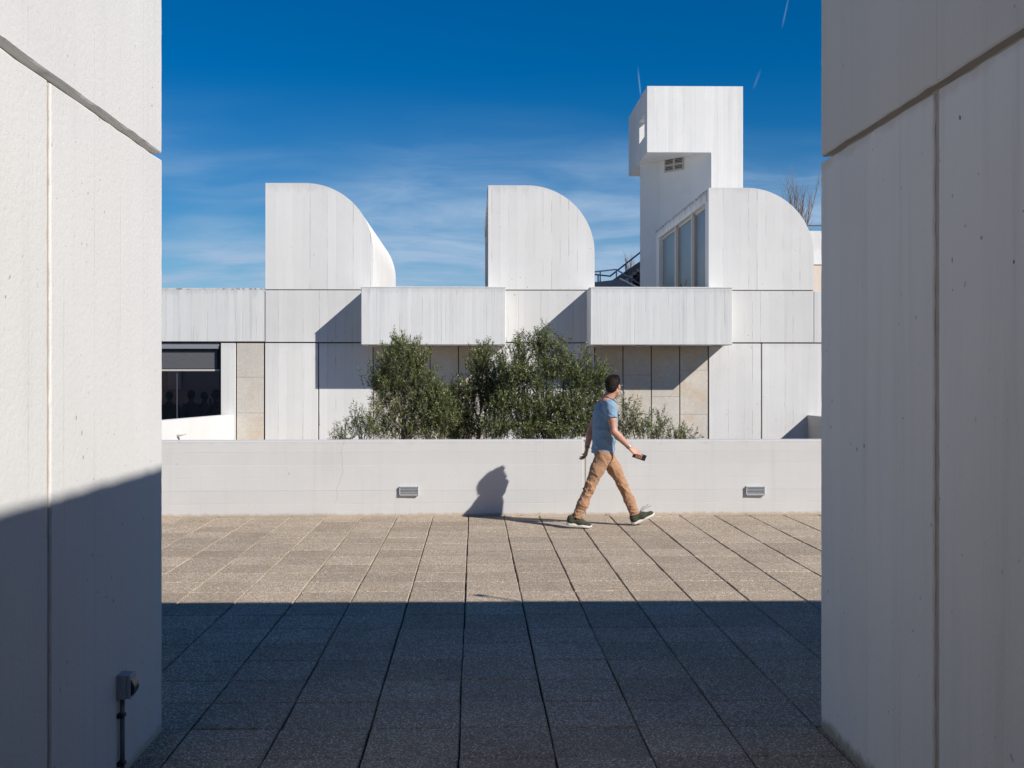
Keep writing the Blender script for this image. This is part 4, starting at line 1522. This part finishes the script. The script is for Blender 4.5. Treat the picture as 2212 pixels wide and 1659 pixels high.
# joints; he walks towards +x, his right side towards the court's front (-y)
NECK0, NECK1 = (.030, .0, 1.42), (.085, .005, 1.535)
HEAD = np.array((.112, .012, 1.612))
FACE = np.array((math.cos(R(58)), math.sin(R(58)), -.05))
HR_ = rotm(FACE)
SH_R, EL_R, WR_R = (.055, -.175, 1.385), (.088, -.235, 1.100), (.262, -.225, .925)
SH_L, EL_L, WR_L = (-.005, .165, 1.375), (-.122, .215, 1.110), (-.170, .205, .893)
HIP_R, KN_R, AN_R = (-.015, -.085, .83), (-.168, -.105, .462), (-.318, -.115, .110)
HIP_L, KN_L, AN_L = (.030, .085, .83), (.232, .105, .470), (.375, .110, .120)

B = Field((-.45, -.36, .03), (.55, .40, 1.78), .0050)
# torso under the clothes and legs inside the trousers
B.stack([(.82, -.005, 0, .085, .13, 10), (.95, 0, 0, .08, .125, 12), (1.15, .012, 0, .09, .14, 15), (1.33, .015, 0, .085, .15, 17), (1.42, .025, 0, .06, .10, 17)], .03)
B.chain([HIP_R, KN_R, AN_R], [.07, .045, .036], .03)
B.chain([HIP_L, KN_L, AN_L], [.07, .045, .036], .03)
B.cone(NECK0, NECK1, .068, .056, .03)
B.cone((.02, -.05, 1.42), SH_R, .05, .05, .03)
B.cone((.02, .05, 1.42), SH_L, .05, .05, .03)
# arms
for S_, E_, W_ in ((SH_R, EL_R, WR_R), (SH_L, EL_L, WR_L)):
    S_, E_, W_ = map(np.array, (S_, E_, W_))
    B.cone(S_, S_ * .45 + E_ * .55, .052, .047, .02)
    B.cone(S_ * .45 + E_ * .55, E_, .047, .039, .02)
    B.cone(E_, E_ * .68 + W_ * .32, .040, .042, .02)
    B.cone(E_ * .68 + W_ * .32, W_, .042, .026, .02)
# head: skull, face, jaw, nose, brow, ears
def hp(f, s, u):
    """head point: forward, to his left, up"""
    return HEAD + HR_ @ np.array((f, s, u))
B.ell(hp(-.012, 0, .022), (.094, .074, .084), HR_, .01)
B.ell(hp(.030, 0, -.035), (.060, .058, .075), HR_, .03)
B.cone(hp(.055, -.022, -.098), hp(.055, .022, -.098), .024, .024, .03)
B.cone(hp(-.005, -.052, -.060), hp(.050, -.028, -.095), .020, .019, .025)
B.cone(hp(-.005, .052, -.060), hp(.050, .028, -.095), .020, .019, .025)
B.cone(hp(-.02, 0, -.05), NECK1, .052, .054, .03)
B.cone(hp(.086, 0, .012), hp(.104, 0, -.030), .009, .013, .012)
B.cone(hp(.080, -.03, .020), hp(.080, .03, .020), .012, .012, .015)
B.cone(hp(.084, -.018, -.062), hp(.084, .018, -.062), .008, .008, .008)
for s in (-1, 1):
    B.ell(hp(.080, s * .030, .002), (.012, .014, .009), HR_, 0, sub=True)
    B.ell(hp(.002, s * .076, -.016), (.020, .010, .033), HR_, .006)
    B.ell(hp(.006, s * .086, -.012), (.010, .006, .018), HR_, 0, sub=True)


def hand(W_, d, back, side, finger_fn, thumb):
    """palm from the wrist along d; 'back' is the outward normal of the back of the hand; 'side' runs from little finger to index"""
    W_, d, back, side = (np.array(v, float) for v in (W_, d, back, side))
    d /= np.linalg.norm(d); back = back - d * (back @ d); back /= np.linalg.norm(back)
    side = np.cross(back, d) * np.sign(np.cross(back, d) @ side)
    K = []
    for i, o in enumerate((.030, .010, -.010, -.029)):          # index .. little
        kn = W_ + d * (.088 - .004 * abs(i - 1)) + side * o
        B.cone(W_ + d * .015 + side * o * .6, kn, .0145, .0115, .008, squash=(back, .95))
        K.append(kn)
    for i, kn in enumerate(K):
        pts = [kn] + finger_fn(i, kn, d, back, side)
        B.chain(pts, [.0105, .0092, .0085, .0072][:len(pts)], .003)
    tp = thumb(W_ + d * .025 + side * .026, d, back, side)
    B.chain([W_ + d * .018 + side * .018] + tp, [.016, .0125, .0105, .009][:len(tp) + 1], .006)
    return K


PH_AX = np.array((.945, .06, -.32)); PH_AX /= np.linalg.norm(PH_AX)
PH_N = np.array((.06, -.93, -.34)); PH_N -= PH_AX * (PH_N @ PH_AX); PH_N /= np.linalg.norm(PH_N)
PH_W = np.cross(PH_N, PH_AX)
if PH_W[2] < 0:
    PH_W = -PH_W
PH_C = np.array((.372, -.212, .836))


def fingers_r(i, kn, d, back, side):
    # wrap down over the near face of the phone and under its edge
    q = PH_C + PH_AX * (.030 - .0205 * i) + PH_N * .0155
    a = q + PH_W * .012
    b = q - PH_W * .026
    c_ = q - PH_W * .040 - PH_N * .018
    return [a, b, c_]


def thumb_r(b0, d, back, side):
    q = PH_C - PH_N * .016
    return [b0 + d * .012 - PH_N * .012, q + PH_W * .020 + PH_AX * .01, q + PH_W * .004 + PH_AX * .042]


hand(WR_R, (.72, -.02, -.62), (.25, -.75, .6), (.6, .6, .3), fingers_r, thumb_r)


def fingers_l(i, kn, d, back, side):
    cr = np.cross(side, d) if (np.cross(side, d) @ back) < 0 else -np.cross(side, d)
    L = (.040, .045, .042, .032)[i]
    a = kn + (d * .90 - back * .42) * L
    b = a + (d * .50 - back * .86) * L * .66
    c_ = b + (-d * .05 - back * 1.0) * L * .5
    return [a, b, c_]


def thumb_l(b0, d, back, side):
    return [b0 + d * .030 + side * .006 - back * .012, b0 + d * .052 - back * .030, b0 + d * .060 - back * .052]


hand(WR_L, (-.20, -.02, -.98), (.93, .30, -.15), (.3, -.9, 0), fingers_l, thumb_l)
man_part('body', B.mesh('body', (0, 0, 0), 2), M_skin)
del B
for s in (-1, 1):
    e_ = hp(.074, s * .030, .002)
    bm = bmesh.new()
    bmesh.ops.create_icosphere(bm, subdivisions=2, radius=.012)
    bmesh.ops.translate(bm, verts=bm.verts[:], vec=Vector(e_))
    man_part('eye', bm_mesh('eye', bm), plain('eye', (.5, .48, .45), .2) if 'eye' not in MATS else MATS['eye'])

# hair: short cap with uneven tufts
H = Field(HEAD - .16, HEAD + .16, .004)
H.ell(hp(-.022, 0, .036), (.096, .082, .085), HR_, 0)
H.ell(hp(-.055, 0, -.010), (.062, .069, .078), HR_, .02)
H.ell(hp(.030, 0, .088), (.060, .055, .040), HR_, .02)
H.ell(hp(.075, 0, -.035), (.062, .12, .078), HR_, 0, sub=True)
for s in (-1, 1):
    H.ell(hp(.012, s * .082, -.022), (.026, .02, .034), HR_, 0, sub=True)
wv = waves(4, 7, (.028, .07), (.3, .2, .4), 1.0)
H.displace(lambda P: -(wv(P) - .4) * (.004 + .020 * np.clip((P[:, 2] - HEAD[2] - .02) / .07, 0, 1)))
hair = man_part('hair', H.mesh('hair', (0, 0, 0), 1), M_hair)
# loose strands that break the outline of the hair
rh = np.random.RandomState(6)
hm = hair.data
hv = np.array([v.co[:] for v in hm.vertices]); hn = np.array([v.normal[:] for v in hm.vertices])
sel = np.flatnonzero(hv[:, 2] > HEAD[2] - .05)
st_ = []
for i in rh.choice(sel, 900):
    p_, n_ = hv[i], hn[i]
    up_ = np.clip((p_[2] - HEAD[2]) / .08, 0, 1)
    d_ = n_ * (.35 + .5 * up_) + rh.normal(0, .45, 3) + np.array((.0, .0, .35 * up_ - .4 * (1 - up_)))
    d_ /= np.linalg.norm(d_)
    L_ = rh.uniform(.005, .009 + .012 * up_)
    st_.append(([p_ - n_ * .004, p_ + d_ * L_ * .6, p_ + d_ * L_ + rh.normal(0, .002, 3)], [.0022, .0017, .0006]))
man_part('strands', tube_mesh('strands', st_, 3), M_hair, hair)
# glasses temple and rim
tube_o = lambda nm, pts, r, mat, par=None, s=6: man_part(nm, tube_mesh(nm, [(pts, r)], s), mat, par)
gl_pts = [hp(-.012, -.083, .004), hp(.03, -.083, .010), hp(.080, -.075, .010), hp(.098, -.055, .008), hp(.100, -.03, .010), hp(.103, 0, .012), hp(.100, .03, .010), hp(.098, .055, .008), hp(.080, .075, .010), hp(-.012, .083, .004)]
tube_o('glasses', gl_pts, .0022, plain('pale steel', (.55, .55, .55), .3, metallic=.8))

# shirt
S_ = Field((-.26, -.36, .78), (.30, .36, 1.50), .0055)
S_.stack([(.842, -.010, 0, .125, .172, 14), (.92, -.003, 0, .126, .172, 14), (1.02, .004, 0, .132, .172, 16), (1.12, .014, 0, .138, .178, 18), (1.22, .018, 0, .137, .186, 19),
          (1.31, .015, 0, .122, .188, 19), (1.37, .015, 0, .100, .180, 19), (1.415, .022, 0, .078, .140, 19), (1.452, .036, 0, .066, .085, 19), (1.468, .042, 0, .058, .064, 19)], .02)
for sh, el, ln in ((SH_R, EL_R, .50), (SH_L, EL_L, .46)):
    sh, el = np.array(sh), np.array(el)
    S_.cone(sh * .8 + np.array((.02, 0, 1.40)) * .2, sh * .95 + el * .05, .070, .070, .04)
    e2 = sh + (el - sh) * ln
    dirn = (el - sh) / np.linalg.norm(el - sh)
    a0, a1, r0, r1 = sh, e2, .069, .071

    def sleeve(P, a0=a0, a1=a1, r0=r0, r1=r1, dirn=dirn):
        tt = np.clip(((P - a0.astype(np.float32)) @ (a1 - a0).astype(np.float32)) / float((a1 - a0) @ (a1 - a0)), 0, 1)
        q = P - (a0 + tt[..., None] * (a1 - a0)).astype(np.float32)
        dd = np.linalg.norm(q, axis=-1) - (r0 + (r1 - r0) * tt)
        return np.maximum(dd, (P - a1.astype(np.float32)) @ dirn.astype(np.float32))
    S_.add(sleeve, np.minimum(a0, a1) - .08, np.maximum(a0, a1) + .08, .025)
wa, wb = waves(21, 4, (.12, .24), (.75, .75, .10), .30, 2.5), waves(22, 5, (.09, .17), (.45, .25, .7), .5, 3.5)


def shirt_fold(P):
    z = P[:, 2]
    low = np.clip((1.22 - z) / .34, 0, 1)
    arm = np.exp(-((z - 1.27) / .09) ** 2)
    return -(wa(P) - .28) * .036 * (.25 + low) - (wb(P) - .22) * .028 * (.25 + .75 * arm + .35 * low)


S_.displace(shirt_fold)
shirt = man_part('shirt', S_.mesh('shirt', (0, 0, 0), 2), M_shirt)

# trousers
T = Field((-.44, -.25, .055), (.50, .25, .92), .0055)
T.stack([(.755, .008, 0, .080, .140, 8), (.80, .004, 0, .108, .162, 8), (.86, 0, 0, .112, .165, 9), (.90, 0, 0, .108, .160, 10)], .02)
T.chain([(-.012, -.082, .815), (-.085, -.092, .66), KN_R, (-.250, -.112, .275), (-.330, -.116, .085)], [.098, .084, .066, .066, .070], .035)
T.chain([(.026, .082, .815), (.135, .095, .65), KN_L, (.310, .108, .29), (.388, .112, .095)], [.098, .080, .062, .062, .070], .035)


w1 = waves(31, 5, (.11, .22), (.55, .35, .70), .45, 4.0)
w2 = waves(32, 4, (.06, .11), (-.1, .3, .95), .35, 2.5)
w3 = waves(33, 3, (.20, .36), (.7, .3, .3), .5, 3.0)
w4 = waves(34, 4, (.12, .20), (-.6, .4, .6), .4, 5.0)


def pants_fold(P):
    z = P[:, 2]
    knee = np.exp(-((z - .47) / .11) ** 2)
    hem = np.clip((.30 - z) / .14, 0, 1)
    back = np.where(P[:, 0] < -.02, 1.0, .72)
    return -(w1(P) - .2) * .030 * back * (.45 + .8 * knee + .2 * hem) - (w4(P) - .16) * .026 * (.4 + .6 * knee) - (w2(P) - .28) * .034 * hem - (w3(P) - .25) * .018


T.displace(pants_fold)
for c0, dv in (((-.317, -.115, .118), (-.25, 0, -1)), ((.376, .112, .128), (.35, 0, -1))):      # open hems
    c0, dv = np.array(c0, np.float32), np.array(dv, np.float32)
    dv = dv / np.linalg.norm(dv)
    T.add(lambda P, c0=c0, dv=dv: -((P - c0) @ dv), c0 - .10, c0 + .10, 0, .0, sub=True)
pants = man_part('trousers', T.mesh('trousers', (0, 0, 0), 1), M_pants)

# shoes
def shoe(an, toe_dir, pitch, ground, lab):
    """toe_dir in plan; pitch lifts the toe (positive) about the heel"""
    d = np.array((math.cos(pitch) * toe_dir[0], math.cos(pitch) * toe_dir[1], math.sin(pitch)))
    Rm = rotm(d)
    up = Rm[:, 2]
    heel = np.array(ground, float)                  # bottom of the heel
    def sp(f, s, u):
        return heel + Rm @ np.array((f, s, u))
    U = Field(np.minimum(heel, sp(.31, 0, 0)) - .13, np.maximum(heel, sp(.31, 0, .1)) + .13, .0045)
    U.cone(sp(.045, 0, .050), sp(.040, 0, .085), .040, .036, .02)
    U.cone(sp(.05, 0, .052), sp(.15, -.004, .050), .040, .040, .03)
    U.cone(sp(.075, 0, .085), sp(.16, 0, .060), .030, .032, .03)
    U.cone(sp(.15, -.004, .046), sp(.245, -.004, .038), .041, .030, .03, squash=(up, .9))
    U.ell(sp(.235, -.004, .034), (.046, .040, .026), Rm, .02)
    U.add(lambda P: -((P - sp(0, 0, .024).astype(np.float32)) @ up.astype(np.float32)) * 1.0, heel - .3, heel + .3, 0, 0, sub=False) if False else None
    o = man_part('shoe', U.mesh('shoe', (0, 0, 0), 2), M_shoe)
    Q = Field(np.minimum(heel, sp(.31, 0, 0)) - .09, np.maximum(heel, sp(.31, 0, .05)) + .09, .0045)
    def sole(P):
        q = (P - heel.astype(np.float32)) @ Rm.astype(np.float32)
        f, s, u = q[..., 0], q[..., 1], q[..., 2]
        hw = np.interp(f, [.0, .03, .08, .13, .19, .24, .275, .292], [.022, .036, .037, .037, .044, .042, .028, .010])
        e1 = np.abs(s + .002) - hw
        bot = np.interp(f, [0, .03, .2, .26, .292], [.010, .0, .0, .006, .020])
        top = np.interp(f, [0, .05, .15, .292], [.042, .034, .024, .030])
        return np.maximum(np.maximum(e1, np.maximum(bot - u, u - top)), np.maximum(-f + .0, f - .290)) - .001
    Q.add(sole, np.minimum(heel, sp(.3, 0, 0)) - .05, np.maximum(heel, sp(.3, 0, 0)) + .05, 0)
    man_part('sole', Q.mesh('sole', (0, 0, 0), 1), M_sole, o)
    for k in range(4):
        f = .105 + .022 * k
        tube_o('lace', [sp(f, -.030 + .003 * k, .082 - .006 * k), sp(f + .006, 0, .098 - .0085 * k), sp(f + .002, .030 - .003 * k, .082 - .006 * k)], .003, M_lace, o)
    return o, sp


o, sp = shoe(AN_R, (.985, -.10), R(-7), (-.438, -.112, .040), 'rear')
o2, sp2 = shoe(AN_L, (.99, .02), R(24), (.345, .108, .004), 'front')
kn = sp2(.125, 0, .094)
for e3 in ((.105, -.02, .105), (.055, .0, .085), (.145, .02, .085)):
    e3 = np.array(e3)
    tube_o('lace', [kn, kn + e3 * .5 + np.array((0, 0, .012)), kn + e3], .0024, M_lace, o2)

# wrist bands, cord at the neck
def band(nm, a, b, t_, r, w, mat):
    a, b = np.array(a), np.array(b)
    d = (b - a) / np.linalg.norm(b - a)
    c_ = a + (b - a) * t_
    man_part(nm, tube_mesh(nm, [([c_ - d * w, c_ + d * w], r)], 16), mat)
M_band = plain('grey steel watch', (.30, .29, .28), .35, metallic=.6)
band('wristwatch', EL_R, WR_R, .96, .0315, .010, M_band)
band('wristband', EL_L, WR_L, .95, .031, .010, plain('dull grey band', (.20, .20, .20), .6))
cord = []
for k in range(9):
    a_ = R(-150 + 300 * k / 8 + 17)
    cord.append((.052 + .068 * math.cos(a_) , .068 * math.sin(a_), 1.478 - .028 * math.cos(a_) + (.0)))
tube_o('neck_cord', cord, .0038, M_black)
a_ = cord[3]
tube_o('neck_cord', [(.105, -.045, 1.452), (.118, -.04, 1.43), (.128, -.035, 1.405)], .009, M_black)

# the phone in his hand
ph = empty('phone', tuple(P0 + PH_C), 'dark blue mobile phone held low in the man\'s hand', 'phone')
def phone_piece(nm, la, wa_, th, off, rr, mat):
    Q = Field(PH_C - .12, PH_C + .12, .0022)
    Q.rbox(PH_C + PH_N * off, (la, wa_, th), np.stack([PH_AX, PH_W, PH_N], 1), rr, 0)
    obj(nm, Q.mesh(nm, PH_C, 0), mat, ph, loc=(0, 0, 0))
PHS = .015
PH_C0 = PH_C.copy()
PH_C = PH_C + PH_AX * .012 - PH_W * .012
ph.location = tuple(P0 + PH_C)
phone_piece('case', .076, .036, .0050, 0, .0048, plain('dark blue case', (.018, .026, .05), .35))
phone_piece('screen', .071, .032, .0022, -.0045, .0015, plain('black screen', (.008, .008, .01), .1))

# ------------------------------------------------------------------ visitors behind the window
def visitor(px, Y, ztop, seed, label, top_c, turn, hair_c, raise_arm=False):
    r = np.random.RandomState(seed)
    x = at_y(px, 850, Y).x
    Hh = ztop - RF
    s = Hh / 1.72
    V = Field((-.45, -.32, 0), (.45, .32, 1.78), .02)
    V.stack([(.80, 0, 0, .11, .16, 0), (1.0, 0, 0, .10, .15, 0), (1.25, 0, 0, .12, .19, 0), (1.38, 0, 0, .10, .19, 0), (1.46, 0, 0, .06, .09, 0)], .04)
    V.chain([(0, -.09, .85), (.02, -.10, .48), (-.02, -.10, .07)], [.09, .065, .05], .03)
    V.chain([(0, .09, .85), (.03, .10, .48), (.02, .10, .07)], [.09, .065, .05], .03)
    V.cone((-.02, -.10, .05), (.16, -.11, .04), .045, .035, .02)
    V.cone((.02, .10, .05), (.2, .11, .04), .045, .035, .02)
    V.cone((0, 0, 1.42), (.02, 0, 1.54), .06, .055, .03)
    V.chain([(0, -.20, 1.38), (-.03, -.25, 1.12), (.08, -.24, .92)], [.055, .045, .032], .03)
    V.ell((.10, -.24, .88), (.05, .03, .05), None, .02)
    if raise_arm:
        V.chain([(0, .20, 1.38), (.15, .28, 1.24), (.16, .16, 1.46)], [.055, .045, .032], .03)
        V.ell((.16, .13, 1.50), (.03, .04, .05), None, .02)
    else:
        V.chain([(0, .20, 1.38), (-.02, .25, 1.12), (.10, .23, .93)], [.055, .045, .032], .03)
        V.ell((.12, .23, .89), (.05, .03, .05), None, .02)
    V.ell((.03, 0, 1.62), (.095, .075, .105), None, .02)
    V.cone((.11, 0, 1.62), (.125, 0, 1.60), .014, .014, .02)
    root = empty('person', (x, Y, RF), label, 'person', 'visitors in the dark room')
    root.rotation_euler = (0, 0, turn)
    root.scale = (s, s, s)
    o = obj('body', V.mesh('body', (0, 0, 0), 1), plain('visitor clothes %d' % seed, top_c, .9, var=.3, scale=20), root, loc=(0, 0, 0))
    Hh = Field((-.15, -.15, 1.48), (.2, .15, 1.80), .016)
    Hh.ell((.012, 0, 1.645), (.105, .09, .10), None, 0)
    Hh.ell((.12, 0, 1.585), (.07, .12, .08), None, 0, sub=True)
    obj('hair', Hh.mesh('hair', (0, 0, 0), 1), plain('visitor hair %d' % seed, hair_c, .8), root, loc=(0, 0, 0))


visitor(366, Y_W + 1.5, 1.36, 1, 'visitor in dark coat standing at the window\'s outer edge', (.035, .032, .032), R(100), (.03, .02, .015))
visitor(412, Y_W + 1.8, 1.38, 2, 'visitor in striped dark top with arms down behind the window', (.05, .048, .05), R(70), (.035, .025, .02))
visitor(441, Y_W + 2.2, 1.34, 3, 'visitor in grey jacket between two others behind the window', (.09, .08, .078), R(60), (.05, .03, .02))
visitor(468, Y_W + 1.6, 1.40, 4, 'visitor raising an arm beside the window\'s inner edge', (.02, .018, .02), R(200), (.02, .015, .01), True)

# ------------------------------------------------------------------ dry leaves blown against the foot of the parapet
rl_ = random.Random(12)
M_dry = plain('dry leaf', (.16, .085, .04), .8)
for k in range(9):
    x = (-3.1, -2.2, -.9, .3, .62, 1.55, 1.75, 2.5, 3.4)[k] + rl_.uniform(-.1, .1)
    y = parapet_y(x) - rl_.uniform(.015, .06)
    L, w_, an = rl_.uniform(.02, .04), rl_.uniform(.007, .012), rl_.uniform(-.6, .6)
    V, F_ = [], []
    for i in range(5):
        u = i / 4
        hw = w_ * math.sin(math.pi * (.08 + .84 * u))
        for s in (-1, 0, 1):
            px_, py_ = (u - .5) * L, s * hw
            V.append((px_ * math.cos(an) - py_ * math.sin(an), px_ * math.sin(an) + py_ * math.cos(an), .004 + abs(s) * .004 + .012 * (u - .5) ** 2 * 4))
    for i in range(4):
        for j in range(2):
            q = i * 3 + j
            F_.append((q, q + 1, q + 4, q + 3))
    o_ = obj('dry_leaf', pydata('dry_leaf', V, F_), M_dry, None, loc=(x, y, .001))
    tag(o_, 'curled brown dry leaf lying at the foot of the parapet', 'leaf', 'dry leaves along the parapet')
